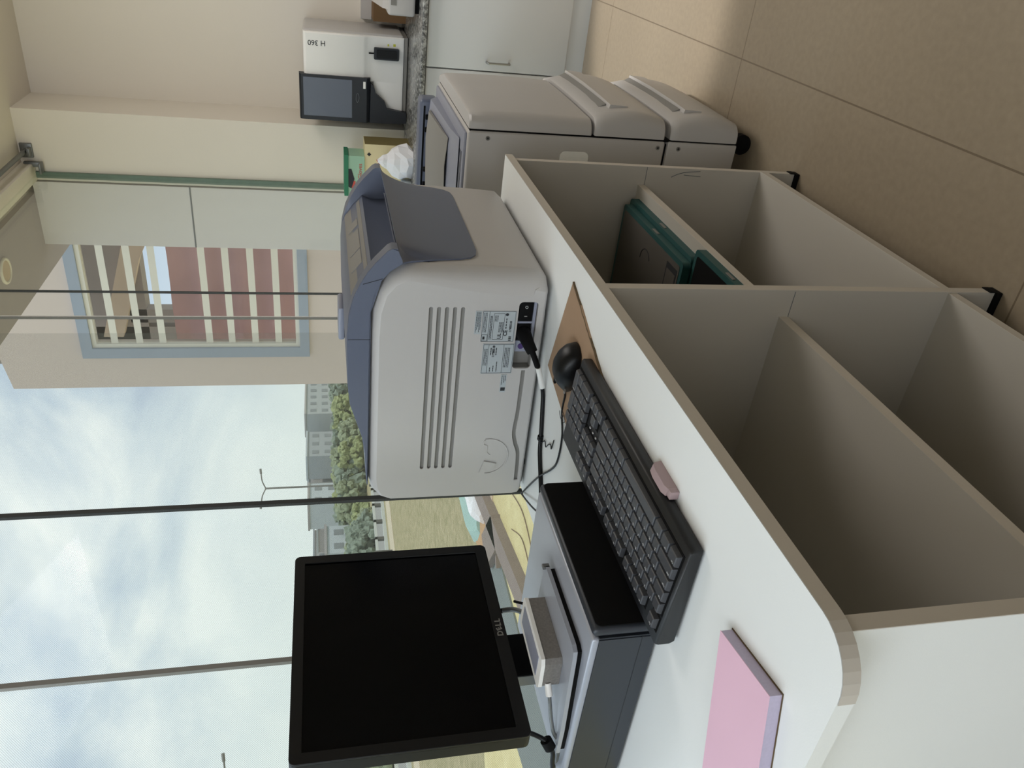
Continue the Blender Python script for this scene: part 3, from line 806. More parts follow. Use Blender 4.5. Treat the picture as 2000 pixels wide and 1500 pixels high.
# small adapter box --------------------------------------------------------
ad = thing('adapter_box', 'small speckled grey adapter box with white top on the monitor foot', 'adapter', (.73, .90, .8795))
bm = BM(); loft(bm, [[(.681, .877, z), (.676, .884, z), (.674, .925, z), (.679, .932, z), (.789, .925, z), (.792, .919, z), (.791, .876, z), (.787, .871, z)] for z in (.8797, .905)])
obj('body', bm, M['speck'], ad)
bm = BM(); loft(bm, [[(.679, .875, z), (.675, .884, z), (.673, .926, z), (.679, .933, z), (.790, .926, z), (.793, .919, z), (.792, .875, z), (.787, .870, z)] for z in (.905, .9105)])
lid = obj('lid', bm, M['white'], ad)
bm = BM(); prism(bm, [(.690, .884), (.780, .880), (.781, .915), (.690, .922)], 2, .9104, .9112); obj('embossed_panel', bm, M['slate_lt'], lid)

# cables round the monitor -------------------------------------------------
vc = thing('monitor_cable', 'black monitor cable with a ferrite bead looping down from the screen', 'cable', (.64, 1.03, PZ1))
bm = BM(); tube(bm, [(.662, .990, .968), (.655, .995, .930), (.650, 1.006, .905), (.642, 1.012, .892), (.636, 1.028, .884), (.634, 1.05, .882), (.630, 1.085, .874), (.634, 1.11, .85), (.64, 1.13, .78)], .0036, 10); obj('cable', bm, M['black'], vc, 60)
bm = BM(); tube(bm, [(.6445, 1.008, .895), (.639, 1.020, .888)], .0088, 14, smoothpts=False); obj('ferrite_bead', bm, M['black_mat'], vc, 40)
gc = thing('adapter_lead', 'thin pale grey lead from the adapter box towards the window', 'cable', (.66, .98, PZ1))
bm = BM(); tube(bm, [(.672, .928, .895), (.664, .945, .893), (.655, .975, .889), (.648, .998, .884), (.646, 1.02, .874), (.645, 1.06, .871), (.66, 1.10, .868), (.67, 1.125, .80)], .0028, 10); obj('cable', bm, M['alu'], gc, 60)
bm = BM(); tube(bm, [(.676, .922, .896), (.666, .938, .894)], .005, 10, smoothpts=False); obj('connector', bm, M['white'], gc, 40)
hc = thing('video_cable', 'short black and grey video cable bending behind the adapter box', 'cable', (.84, .96, .88))
bm = BM(); tube(bm, [(.872, .985, .955), (.868, .985, .925), (.866, .982, .915)], .0042, 10); obj('plug', bm, M['black_mat'], hc, 60)
bm = BM(); tube(bm, [(.866, .982, .917), (.860, .975, .902), (.842, .962, .893), (.815, .945, .8885)], .0042, 10); obj('cable', bm, M['alu'], hc, 60)
bc = thing('cable_tie_end', 'stiff black cable end sticking up beside the adapter box', 'cable', (.83, .90, PZ1))
bm = BM(); tube(bm, [(.795, .905, .884), (.822, .925, .890), (.850, .945, .905)], .0022, 8); box(bm, .796, .812, .908, .922, .8665, .895, .001); obj('end', bm, M['black_mat'], bc, 60)

# note pad -----------------------------------------------------------------
npd = thing('note_pad', 'thick note pad with a pink cover at the near end of the desk', 'note pad', (.44, .74, DZ))
A = Vector((.406, .611)); u = Vector((.0975, .0205)); v = Vector((-.0455, .1560))*1.35
def nq(s, e=0): return [tuple(A - u*e - v*e*.5), tuple(A+u*(1+e)-v*e*.5), tuple(A+u+v+u*e), tuple(A+v-u*e)]
obj('backing_board', prism(BM(), nq(0, .012), 2, DZ, .7730), M['card_edge'], npd)
obj('pages', prism(BM(), nq(0), 2, .7730, .7862), M['lilac'], npd)
obj('cover', prism(BM(), nq(0, .003), 2, .7862, .7868), M['pink'], npd)
# tiny speck on desk
# ------------------------------------------------------------------ cassettes on the shelf
SZ = .435
def cassette(x0, x1, y0, y1, z0, th, face, label, name='film_cassette'):
    c = thing(name, label, 'cassette', ((x0+x1)/2, (y0+y1)/2, z0))
    bm = prism(BM(), rrect(x0, x1, y0, y1, .010), 2, z0, z0+th)
    bd = obj('frame', bm, M['teal'], c)
    bm = prism(BM(), rrect(x0+.012, x1-.012, y0+.012, y1-.012, .006), 2, z0+th, z0+th+.0012)
    obj('face', bm, face, c)
    xc = (x0+x1)/2
    bm = BM(); box(bm, xc-.02, xc+.012, y0-.0015, y0+.001, z0+th*.35, z0+th*.7, .0004); obj('latch', bm, M['grey'], c)
    return c
cassette(1.392, 1.772, .572, 1.02, SZ, .018, M['cass'], 'lower grey-faced cassette with teal rim, underneath the other on the middle shelf')
c2 = cassette(1.384, 1.758, .582, 1.03, SZ+.0195, .018, M['cass'], 'upper teal-rimmed cassette with a grey face and small printed label')
bm = BM(); f2 = SZ+.0195+.018+.0014
rect_pts = [(1.402, .606), (1.458, .606), (1.458, .665), (1.402, .665)]
obj('printed_label', prism(BM(), rect_pts, 2, f2-.0004, f2+.0004), M['ink'], c2)
obj('printed_label', prism(BM(), [(1.407, .619), (1.453, .619), (1.453, .661), (1.407, .661)], 2, f2+.0003, f2+.0008), M['cass'], c2)
bm = BM(); tube(bm, [(1.575+.028*math.cos(a), .655+.026*math.sin(a), f2) for a in [math.radians(d) for d in range(-160, 20, 12)]], .0012, 6); obj('ring_mark', bm, M['ink'], c2)
cassette(1.110, 1.382, .546, .86, SZ, .018, M['black_mat'], 'small black-faced cassette with teal rim lying next to the divider')

# ------------------------------------------------------------------ floor standing imager
fm = thing('floor_imager', 'tall warm-white film imager on castors with two pull-out drawers, behind the desk', 'imager', (2.34, .75, 0))
FX0, FX1, FY = 2.030, 2.640, .495
fb = bx('body', (FX0, FX1, FY, 1.06, .275, .826), M['shell'], fm, bev=.008, seg=3)
fb2 = bx('lower_body', (FX0, FX1, FY, 1.06, .060, .268), M['shell'], fm, bev=.004)
bx('gap', (FX0+.01, FX1-.01, FY+.01, 1.05, .266, .277), M['black_mat'], fb)
bx('front_gap', (FX0+.004, FX1-.01, FY-.005, FY+.002, .062, .822), M['black_mat'], fb)
def front_panel(name, z0, z1, bulge, m, par, top_round=.01):
    # plan outline with rounded near corner, lofted over z with a bulge
    def plan(off, ins):
        out = []
        yb = FY-.004; yf = .455-off; rr = .035
        out.append((FX0+.001+ins, yb))
        for k in range(7):
            t = math.radians(180+90*k/6); out.append((FX0+.001+ins+rr+rr*math.cos(t), yf+ins+rr*.9+rr*.9*math.sin(t)))
        for k in range(1, 6): out.append((FX0+rr+(FX1-FX0-rr)*k/6, yf+ins-.004*math.sin(PI*k/6)))
        out.append((FX1-ins, yf+.02+ins)); out.append((FX1-ins, yb))
        return out
    n = 8; rings = []
    zs = [z0, z0+.004] + [z0+(z1-z0)*k/n for k in range(1, n)] + [z1-.006, z1]
    for z in zs:
        t = (z-z0)/(z1-z0)
        off = bulge*math.sin(PI*min(1, (1-t)*.75+.12))
        ins = .004 if z in (z0, z1) else 0
        rings.append([(x, y, z) for x, y in plan(off, ins)])
    return obj(name, loft(BM(), rings), m, par, 40)
door = front_panel('front_door', .490, .824, .006, M['shell'], fm)
bm = BM()
for k, (x, z) in enumerate(((2.325, .768), (2.335, .755), (2.322, .745), (2.345, .735))): tube(bm, [(x, .4512, z), (x+.012, .4508, z-.006)], .0016, 5, smoothpts=False)
obj('small_marking', bm, M['grey'], door)
for (z0, z1) in ((.280, .484), (.062, .264)):
    d = front_panel('drawer', z0, z1, .030, M['shell'], fm)
    # handle: groove and grip bar slanting across the drawer
    zt = z1-.035
    bm = BM(); loft(bm, [[(x, .445, zt+.015), (x, .445, zt-.014), (x, .4245-.003*math.sin(PI*(x-2.1)/.5), zt-.014), (x, .4395, zt+.015)] for x in (2.12, 2.2, 2.35, 2.48, 2.55)])
    obj('handle_recess', bm, M['shell_dk'], d, 40)  # groove shade given as a darker strip
    bm = BM(); loft(bm, [[(x, .445, zt-.012), (x, .445, zt-.075), (x, .4215-.004*math.sin(PI*(x-2.09)/.52), zt-.068), (x, .4195-.006*math.sin(PI*(x-2.09)/.52), zt-.018)] for x in (2.09, 2.11, 2.2, 2.35, 2.48, 2.56)])
    obj('handle', bm, M['shell'], d, 40)
for (y, z) in ((.513, .773), (.513, .296), (.513, .235)):
    bm = BM(); cyl(bm, (FX0-.0015, y, z), 0, .006, .004, 18); s_ = obj('screw_cover', bm, M['grey'], fb, 40)
    bm = BM(); cyl(bm, (FX0-.002, y, z), 0, .003, .001, 12); obj('screw', bm, M['ink'], s_)
bm = prism(BM(), rrect(.535, .585, .492, .572, .014), 0, FX0-.0015, FX0+.002); gr = obj('side_grip', bm, M['white'], fb)
bm = BM(); box(bm, FX0-.0025, FX0-.001, .568, .571, .505, .555); obj('grip_slot', bm, M['ink'], gr)
# top: blue grey recessed deck
tp = bx('top_deck', (FX0+.015, FX1-.01, FY+.010, 1.05, .824, .833), M['slate_lt'], fm, bev=.004)
bm = BM(); loft(bm, [[(2.13, y, .833), (2.10, y, .836), (2.20, y, .850+h), (2.56, y, .862+h), (2.60, y, .833)] for y, h in ((.535, -.004), (.58, .0), (.95, .0))]); obj('output_tray', bm, M['slate_lt'], tp, 30)
bm = BM(); loft(bm, [[(2.20, y, .851+k), (2.26, y, .858+k), (2.50, y, .870+k), (2.53, y, .862+k)] for y, k in ((.56, 0), (.64, .006), (.80, 0))]); obj('tray_flap', bm, M['shell_dk'], tp, 30)
bm = BM()
for x in (2.068, 2.083, 2.098): box(bm, x-.003, x+.003, .56, .95, .8325, .8336)
obj('deck_slots', bm, M['navy'], tp)
rs = bx('feed_housing', (2.60, 2.68, .545, 1.04, .826, .886), M['slate'], fm, bev=.012, seg=3)
bx('feed_slot', (2.5985, 2.603, .565, 1.02, .868, .874), M['black_mat'], rs)
for y in (.60, .64, .77, .82, .93, .98):
    bm = BM(); box(bm, 2.594, 2.603, y-.008, y+.008, .853, .867, .002); obj('roller_clip', bm, M['black_mat'], rs, 40)
for (x, y) in ((2.075, .50), (2.58, .50), (2.075, 1.0), (2.58, 1.0)):
    bm = BM(); cyl(bm, (x-.012, y, .028), 0, .028, .024, 24)
    w = obj('castor_wheel', bm, M['black_mat'], fm, 40)
    bm = BM(); box(bm, x-.018, x+.018, y-.018, y+.014, .045, .062, .003); obj('castor_fork', bm, M['black_mat'], w, 40)

# ------------------------------------------------------------------ counter on the right
CX = 3.72; CZ = .765
ct = bx('granite_countertop', (3.68, XR, -1.6, 1.069, CZ-.022, CZ), M['granite'], bev=.003)
tag(ct, 'speckled grey granite countertop along the right wall, under the small blood analyser', 'countertop')
ct2 = bx('granite_countertop', (3.68, 4.299, 1.0705, 1.36, CZ-.022, CZ), M['granite'], bev=.003)
tag(ct2, 'short granite countertop piece in front of the pillar, holding cartons', 'countertop')
def unit(y0, y1, handles, label, xr=XR):
    c = thing('base_cabinet', label, 'cabinet', (4.2, (y0+y1)/2, 0), 'base cabinets under the granite')
    bx('carcass', (CX+.02, xr-.02, y0+.001, y1-.001, .045, CZ-.024), M['cabdoor'], c)
    bx('plinth', (CX+.015, CX+.03, y0+.001, y1-.001, 0, .088), M['cabdoor'], c)
    d = bx('door', (CX, CX+.019, y0+.002, y1-.002, .09, .735), M['cabdoor'], c, bev=.002)
    for hy in handles:
        bm = BM(); tube(bm, [(CX, hy, .358), (CX-.025, hy, .360), (CX-.028, hy, .375), (CX-.028, hy, .445), (CX-.025, hy, .460), (CX, hy, .462)], .005, 10)
        obj('handle', bm, M['steel'], d, 50)
    return c
unit(.045, .640, [.600], 'pale grey base cabinet with bright bar handle, right of the floor imager')
unit(.642, 1.065, [], 'pale grey base cabinet mostly hidden behind the floor imager')
unit(1.067, 1.355, [], 'narrow pale grey base cabinet in front of the pillar by the window', 4.299)
unit(-.56, .043, [.0], 'pale grey base cabinet nearest the room entrance end of the counter')
unit(-1.165, -.562, [-.60], 'last pale grey base cabinet at the front end of the counter')
# ------------------------------------------------------------------ blood analyser
h = thing('blood_analyser', 'compact white blood analyser with black touch screen marked H 360', 'analyser', (4.4, .8, CZ))
HB = bx('body', (4.235, 4.60, .592, 1.0, .787, 1.280), M['shell'], h, bev=.014, seg=3)
# upper front module: extruded in Y, profile in X,z
prof = [(4.24, 1.279), (4.205, 1.276), (4.197, 1.266), (4.197, .990), (4.203, .980), (4.222, .935), (4.222, .800), (4.226, .789), (4.24, .789)]
bm = BM(); loft(bm, [[(x+e, y, z) for x, z in prof] for y, e in ((.602, .006), (.608, 0), (.815, 0))]); fc = obj('front_cover', bm, M['white'], h, 35)
prof2 = [(4.24, .936), (4.2225, .936), (4.2225, .800), (4.226, .789), (4.24, .789)]
bm = BM(); loft(bm, [[(x, y, z) for x, z in prof2] for y in (.815, .955)]); obj('lower_cover', bm, M['white'], h, 35)
bm = BM(); box(bm, 4.230, 4.60, .600, .995, .768, .788, .003); obj('base', bm, M['grey'], h)
# lettering, reading upwards with letter tops towards the window
bm = BM(); text_bm('H 360', (4.1960, .650, 1.214), (0, 0, 1), (0, 1, 0), .034, .0004, bm=bm); 
for v_ in bm.verts: pass
obj('model_lettering', bm, M['ink'], fc)
# sample door
sd = prism(BM(), rrect(.652, .708, .813, .937, .006), 0, 4.205, 4.223); sdo = obj('sample_door', sd, M['navy'], h)
obj('door_pad', prism(BM(), rrect(.660, .700, .822, .925, .008), 0, 4.201, 4.206), M['black'], sdo)
bm = BM(); tube(bm, [(4.210, .680, .936), (4.205, .680, .962)], .0035, 10, smoothpts=False); obj('probe', bm, M['black_mat'], h, 60)
bm = BM(); box(bm, 4.2215, 4.2225, .634, .644, .862, .870); box(bm, 4.2215, 4.2225, .632, .644, .830, .842); obj('indicator_mark', bm, M['yell_led'], fc)
# screen unit
prof = [(4.24, 1.303), (4.192, 1.300), (4.186, 1.292), (4.178, .972), (4.182, .930), (4.196, .770), (4.24, .768)]
bm = BM()
loft(bm, [[(x, y, z if z > .96 else z2) for (x, z), z2 in zip(prof, [q[1] for q in prof])] for y in (.800,)] + [[(x, y, z) for x, z in prof] for y in (.806,)], True, True) if False else None
up = [(4.24, 1.303), (4.192, 1.300), (4.186, 1.292), (4.178, .972), (4.190, .955), (4.24, .950)]
bm = BM(); loft(bm, [[(x, y, z) for x, z in up] for y in (.795, 1.000, 1.012)]); su = obj('screen_unit', bm, M['navy'], h, 35)
# bracket under the screen, stepping down to the base
lowp = [(.820, .952), (.836, .935), (.870, .925), (.905, .880), (.940, .868), (.952, .790), (.955, .769), (1.005, .769), (1.012, .80), (1.012, .955)]
bm = prism(BM(), lowp, 0, 4.184, 4.262); obj('screen_support', bm, M['navy'], su)
bm = BM(); loft(bm, [[(4.184, .808, 1.282), (4.184, .992, 1.282), (4.176, .992, 1.045), (4.176, .808, 1.045)], [(4.187, .808, 1.282), (4.187, .992, 1.282), (4.183, .992, 1.045), (4.183, .808, 1.045)]]); obj('touch_screen', bm, M['lcd'], su)
bm = BM(); tube(bm, [(4.1765, .915, 1.018), (4.1765, .90, 1.025), (4.1765, .875, 1.022), (4.1765, .872, 1.014), (4.1765, .895, 1.010), (4.1765, .915, 1.018)], .001, 6); obj('emblem', bm, M['ink_lt'], su)
bm = BM(); box(bm, 4.1765, 4.180, .812, .845, .978, .990); obj('sticker', bm, M['white'], su)

# things on the counter by the window --------------------------------------
gb = thing('glove_carton', 'mint and green carton with red print by the window, on top of the yellow carton', 'carton', (4.05, 1.20, .998))
bx('box', (3.96, 4.10, 1.125, 1.325, .9905, 1.088), M['gmint'], gb)
bm = BM(); box(bm, 3.955, 4.103, 1.12, 1.328, 1.070, 1.090); obj('lid', bm, M['ggreen'], gb)
bm = BM(); text_bm('Gloves', (3.9592, 1.20, 1.012), (0, 1, 0), (0, 0, 1), .028, .0004, sx=-1, bm=bm); obj('red_print', bm, M['red'], gb)
bm = prism(BM(), [(1.19, 1.07), (1.28, 1.07), (1.29, 1.055), (1.24, 1.04), (1.19, 1.055)], 0, 3.958, 3.9605); obj('dark_opening', bm, M['navy'], gb)
bm = BM(); box(bm, 3.9585, 3.9605, 1.25, 1.31, 1.035, 1.052); obj('red_patch', bm, M['red'], gb)
yb = thing('yellow_carton', 'pale yellow carton with a black diamond mark, under the mint carton', 'carton', (4.05, 1.20, CZ))
bx('box', (3.97, 4.12, 1.066, 1.335, CZ, .990), M['yellow'], yb)
bx('end_flap', (3.972, 4.118, 1.0652, 1.0662, CZ+.001, .989), M['olive'], yb)
bm = prism(BM(), [(1.105, .968), (1.115, .978), (1.125, .968), (1.115, .958)], 0, 3.9685, 3.9705); obj('diamond_mark', bm, M['ink'], yb)
bm = BM(); tube(bm, [(3.969, 1.14, .93), (3.969, 1.165, .915)], .003, 6, smoothpts=False); obj('red_stroke', bm, M['red'], yb)
tb_ = thing('tissue_bag', 'crumpled white tissue bag standing on the counter in front of the yellow carton', 'bag', (3.86, 1.10, CZ))
rd = random.Random(11); rings = []
for z, rx, ry in ((.765, .055, .075), (.79, .06, .080), (.83, .055, .078), (.86, .045, .065), (.885, .02, .035), (.905, .024, .03), (.93, .005, .008)):
    rings.append([(3.865+rx*math.cos(a)*(1+rd.uniform(-.16, .16)), 1.115+ry*math.sin(a)*(1+rd.uniform(-.16, .16)), z+(rd.uniform(-.006, .006) if z > .77 else 0)) for a in [2*PI*k/14 for k in range(14)]])
obj('bag', loft(BM(), rings), M['paper'], tb_)
pk = thing('clear_tray', 'low translucent grey tray beside the tissue bag', 'tray', (3.84, 1.25, CZ))
bx('tray', (3.79, 3.90, 1.205, 1.33, CZ, .815), M['label'], pk, bev=.004)
# small printer at the edge of view
pr = thing('label_printer', 'pale grey bench device with a small display at the right picture edge', 'printer', (4.2, .30, CZ))
bx('body', (3.80, 4.25, .12, .452, .785, .905), M['shell'], pr, bev=.012, seg=3)
bx('base', (3.83, 4.22, .14, .44, CZ, .786), M['black_mat'], pr)
bm = BM(); loft(bm, [[(3.81, y, .903), (3.85, y, .925), (4.2, y, .975), (4.24, y, .903)] for y in (.13, .43)]); obj('lid', bm, M['shell'], pr)
bm = BM(); box(bm, 3.7975, 3.801, .30, .41, .868, .892); obj('display', bm, M['grey'], pr)
bn = thing('brown_carton', 'brown carton standing against the wall behind the bench device', 'carton', (4.5, .45, CZ))
bx('box', (4.42, 4.60, .34, .56, CZ, .93), M['brown'], bn)
wb = thing('wall_box', 'pale wall panel edge behind the brown carton', 'panel', (4.62, .3, .93))
bx('panel', (4.60, 4.64, .25, .575, .93, .985), M['shell'], wb)

# ------------------------------------------------------------------ outside: neighbouring wing
struct(bx('trim_11', (4.30, 4.42, WY+.04, 1.767, -3.2, 2.63), M['ext_grey']), 'grey tiled outer pillar face beside the glazing')
bx_ = bx('seam', (4.2985, 4.30, WY+.04, 1.767, 1.878, 1.886), M['ink_lt']); bx_.name = 'trim_12'; struct(bx_)
struct(bx('trim_13', (-9.0, 7.2, WY+.10, 1.925, 2.63, 2.78), M['soffit']), 'grey soffit over the window')
cs = thing('soffit_light', 'round pale ring light fitting in the soffit outside the window', 'light fitting', (3.72, 1.66, 2.62))
bm = BM(); ring_ = [(3.72+.055*math.cos(a), 1.665+.055*math.sin(a), 2.626) for a in [2*PI*k/20 for k in range(21)]]; tube(bm, ring_, .008, 8, smoothpts=False); obj('rim', bm, M['slat'], cs, 60)
bm = BM(); cyl(bm, (3.72, 1.665, 2.622), 2, .047, .008); obj('lens', bm, M['beam'], cs)
# wall with louvred window, plane X=5.5
WX = 5.5
outer = [(1.5, -3.2), (3.41, -3.2), (3.41, 3.45), (1.5, 3.75)]
hole = [(2.05, 1.39), (3.06, 1.39), (3.06, 2.86), (2.05, 2.86)]
bm = curve_plate([outer, hole], lambda a, b, t: (t, a, b), WX, WX+.12, 0)
o = obj('wall_outer', bm, M['ext_wall']); struct(o, 'beige rendered outer wall with a louvred opening')
lw = thing('louvred_window', 'outside window with cream louvre slats and blue grey surround', 'window', (WX, 2.55, 1.30))
bm = curve_plate([[(1.98, 1.32), (3.14, 1.32), (3.14, 2.935), (1.98, 2.935)], hole], lambda a, b, t: (t, a, b), WX-.03, WX+.001, 0)
obj('surround', bm, M['bluef'], lw)
bm = curve_plate([[(2.05, 1.39), (3.06, 1.39), (3.06, 2.86), (2.05, 2.86)], [(2.08, 1.42), (3.03, 1.42), (3.03, 2.83), (2.08, 2.83)]], lambda a, b, t: (t, a, b), WX-.01, WX+.05, 0)
obj('frame', bm, M['slat'], lw)
for z in (2.71, 2.54, 2.38, 2.05, 1.89, 1.72, 1.55):
    bm = BM(); loft(bm, [[(WX+.0, y, z-.026), (WX+.06, y, z+.000), (WX+.06, y, z+.026), (WX, y, z+.022)] for y in (2.06, 3.05)]); obj('slat', bm, M['slat'], lw)
# cloth hung behind the slats
rings = []
rd = random.Random(5)
zs = [2.36-.04*k for k in range(25)]
vs = []
bm = BM(); grid = []
for z in zs:
    row = []
    for k in range(25):
        y = 2.0 + 1.28*k/24
        row.append(bm.verts.new((5.93+.02*math.sin(z*23)+.012*math.sin(y*9+z*4)+rd.uniform(-.006, .006), y - .10*max(0, (z-2.28)), z)))
    grid.append(row)
for a, b in zip(grid, grid[1:]):
    for k in range(24): bm.faces.new((a[k], a[k+1], b[k+1], b[k]))
tag(obj('hanging_cloth', bm, M['cloth'], None, 60), 'rose pink cloth, paled for haze, hanging behind the outside louvres', 'cloth')
# structure seen above the cloth
o = bx('trim_14', (6.2, 6.35, 1.6, 3.5, 2.62, 3.9), M['extdark']); struct(o, 'grey slab behind the louvres')
o = obj('trim_15', prism(BM(), [(2.2, 2.40), (2.2, 2.62), (3.3, 2.95), (3.3, 2.80), (2.62, 2.60)], 0, 6.10, 6.20), M['beam']); struct(o, 'tan sloping beam behind the louvres')
o = bx('trim_16', (6.2, 6.3, 3.10, 3.22, 1.0, 2.75), M['extdark']); struct(o, 'grey post behind the louvres')
o = bx('trim_17', (6.2, 6.3, 3.26, 3.6, 1.0, 3.9), M['extdark']); struct(o, 'grey upright behind the louvres')

# ------------------------------------------------------------------ outside: ground and distance
GZ = -3.2
g1 = bx('ground', (-80, 420, WY+.2, 420, GZ-.3, GZ), M['grass']); struct(g1, 'dry grass field below the window')
def flat(name, pts, z, m, label, cat='ground', kind=None, th=.05):
    o = obj(name, prism(BM(), pts, 2, GZ, GZ+z+th), m)
    if kind == 'structure': struct(o, label)
    else: tag(o, label, cat, kind=kind)
    return o
flat('trim_18', [(-20, 2.0), (26, 2.0), (22, 11.5), (18.9, 15.6), (16.9, 16.6), (13.4, 21.6), (6, 26), (-20, 26)], 0, M['sand'], 'pale yellow sandy ground close to the building', kind='structure', th=.03)
flat('trim_19', [(19.0, 14.4), (17.5, 16.6), (15.9, 16.1), (14.9, 15.1), (16.0, 14.2)], 0, M['orange'], 'patch of orange soil', kind='structure', th=.045)
flat('trim_20', [(17.9, 13.6), (16.4, 14.6), (15.6, 14.4), (16.6, 12.8)], 0, M['sandpink'], 'patch of pinkish sand', kind='structure', th=.06)
def beam_obj(a, b, w, label, hgt=.28):
    a = Vector(a); b = Vector(b); d = (b-a).normalized(); n = Vector((-d.y, d.x))*w/2
    o = obj('concrete_beam', prism(BM(), [tuple(a+n), tuple(b+n), tuple(b-n), tuple(a-n)], 2, GZ, GZ+hgt), M['concrete'])
    return tag(o, label, 'beam')
beam_obj((17.5, 14.4), (10.8, 12.9), .55, 'long grey brown ground beam running away beneath the window')
beam_obj((14.75, 13.75), (15.45, 15.1), .95, 'short grey brown ground beam joining the long one at a slant')
beam_obj((14.9, 13.85), (14.3, 14.6), .12, 'thin grey brown pipe in the fork of the ground beams', .2)
sl = obj('paving_slab', prism(BM(), [(16.0, 15.8), (14.7, 14.5), (11.4, 14.6), (8.6, 14.2), (8.0, 16.6), (11.9, 17.4), (13.6, 16.6)], 2, GZ, GZ+.08), M['pave']); tag(sl, 'grey wet paving area beyond the ground beams', 'paving')
bm = BM(); rd = random.Random(9)
def tarp(c, a, b, hh, nm, label, m):
    bm = BM(); rings = []
    for k in range(7):
        t = k/6; w = math.sin(PI*(.12+.76*t))
        cx = c[0]+a[0]*(t-.5); cy = c[1]+a[1]*(t-.5)
        rings.append([(cx+b[0]*s*w*(1+rd.uniform(-.1, .1)), cy+b[1]*s*w, GZ+.02+hh*w*(1-s*s)*(1+rd.uniform(-.25, .25))) for s in (-1, -.6, -.2, .2, .6, 1)])
    loft(bm, rings, True, True, True)
    tag(obj(nm, bm, m), label, 'sheeting')
tarp((18.5, 16.0), (2.6, .9), (.7, -.9), .35, 'plastic_sheeting', 'crumpled pale teal plastic sheeting on the soil', M['tarp'])
tarp((17.4, 15.0), (1.3, -.1), (.35, -.35), .5, 'plastic_sheeting', 'white crumpled plastic bag heap beside the teal sheeting', M['paper'])
for i, pts in enumerate([[(13.9, 12.9, GZ+.05), (13.0, 12.4, GZ+.05), (12.1, 12.5, GZ+.05), (11.5, 12.7, GZ+.05)], [(14.6, 12.2, GZ+.05), (13.2, 11.8, GZ+.05), (11.9, 12.1, GZ+.05), (11.3, 12.4, GZ+.05)]]):
    bm = BM(); tube(bm, pts, .011, 6); tag(obj('rope', bm, M['rebar']), ['short thin brown rope on the sand near the long ground beam', 'outer thin brown rope on the sand, nearer the building'][i], 'rope')
# path, railing wall and road
flat('trim_21', [(-60, 38.5), (140, 38.5), (140, 41.2), (-60, 41.2)], 0, M['path'], 'pale footpath beyond the field', kind='structure', th=.04)
flat('trim_22', [(-60, 44.5), (160, 44.5), (160, 52), (-60, 52)], 0, M['road'], 'asphalt road beyond the fence', kind='structure', th=.04)
fe = thing('boundary_fence', 'pale low boundary fence with grey posts along the road', 'fence', (45, 43, GZ))
bx('rail', (10, 100, 42.9, 43.1, GZ+.75, GZ+.95), M['kerb'], fe); bx('kerb', (10, 100, 42.8, 43.2, GZ, GZ+.25), M['kerb'], fe)
for k in range(36):
    bx('post', (20+k*2, 20.3+k*2, 42.9, 43.1, GZ, GZ+.95), M['post'], fe)
for k, x in enumerate((34, 41.5, 49, 56.5)):
    bl = bx('marker_post', (x, x+.14, 39.9, 40.04, GZ, GZ+1.3), M['post']); tag(bl, 'thin dark marker post standing on the pale footpath', 'post', 'marker posts on the footpath')

def az(y): return math.radians(57.95) - math.atan((y-750)/1523.0)
def at_az(y, Y): return Y*math.tan(az(y))
# far buildings
BL = [(738, 800, 100, 5.9, 0, 'far grey apartment block at the right end of the skyline'), (800, 832, 108, 5.2, 4, 'narrow far pinkish grey block next to the right end block'),
      (834, 880, 100, 5.4, 2, 'long far grey block in the middle of the skyline'), (880, 930, 108, 5.3, 1, 'far warm grey block left of the middle block'),
      (932, 972, 98, 4.8, 3, 'far pale block just right of the dark window bar'), (985, 1020, 108, 3.4, 4, 'low far block left of the dark window bar'),
      (1014, 1066, 78, 1.6, 3, 'pale blue-white house in front of the skyline'), (1020, 1100, 117, 4.3, 1, 'wide far block behind the pale blue-white house'),
      (1486, 1560, 95, 11.5, 2, 'tall far grey tower at the left picture edge')]
for i, (ya, yb_, Y, top, mi, lab) in enumerate(BL):
    xa, xb = at_az(yb_, Y), at_az(ya, Y)
    b = thing('far_building', lab, 'building', ((xa+xb)/2, Y+4, GZ))
    bx('walls', (xa, xb, Y, Y+6, GZ, top), M['bld'][mi], b)
    bx('roof_parapet', (xa-.2, xb+.2, Y-.2, Y+6.2, top, top+.35), M['bld'][(mi+1) % 5], b)
    nx = max(2, int((xb-xa)/2.6)); nz = max(2, int((top-GZ-1)/2.6))
    for ix in range(nx):
        for iz in range(nz):
            wx = xa+(ix+.5)*(xb-xa)/nx; wz = top-1.6-iz*2.5
            bx('window', (wx-.55, wx+.55, Y-.06, Y+.02, wz-.65, wz+.65), M['bwin'], b)
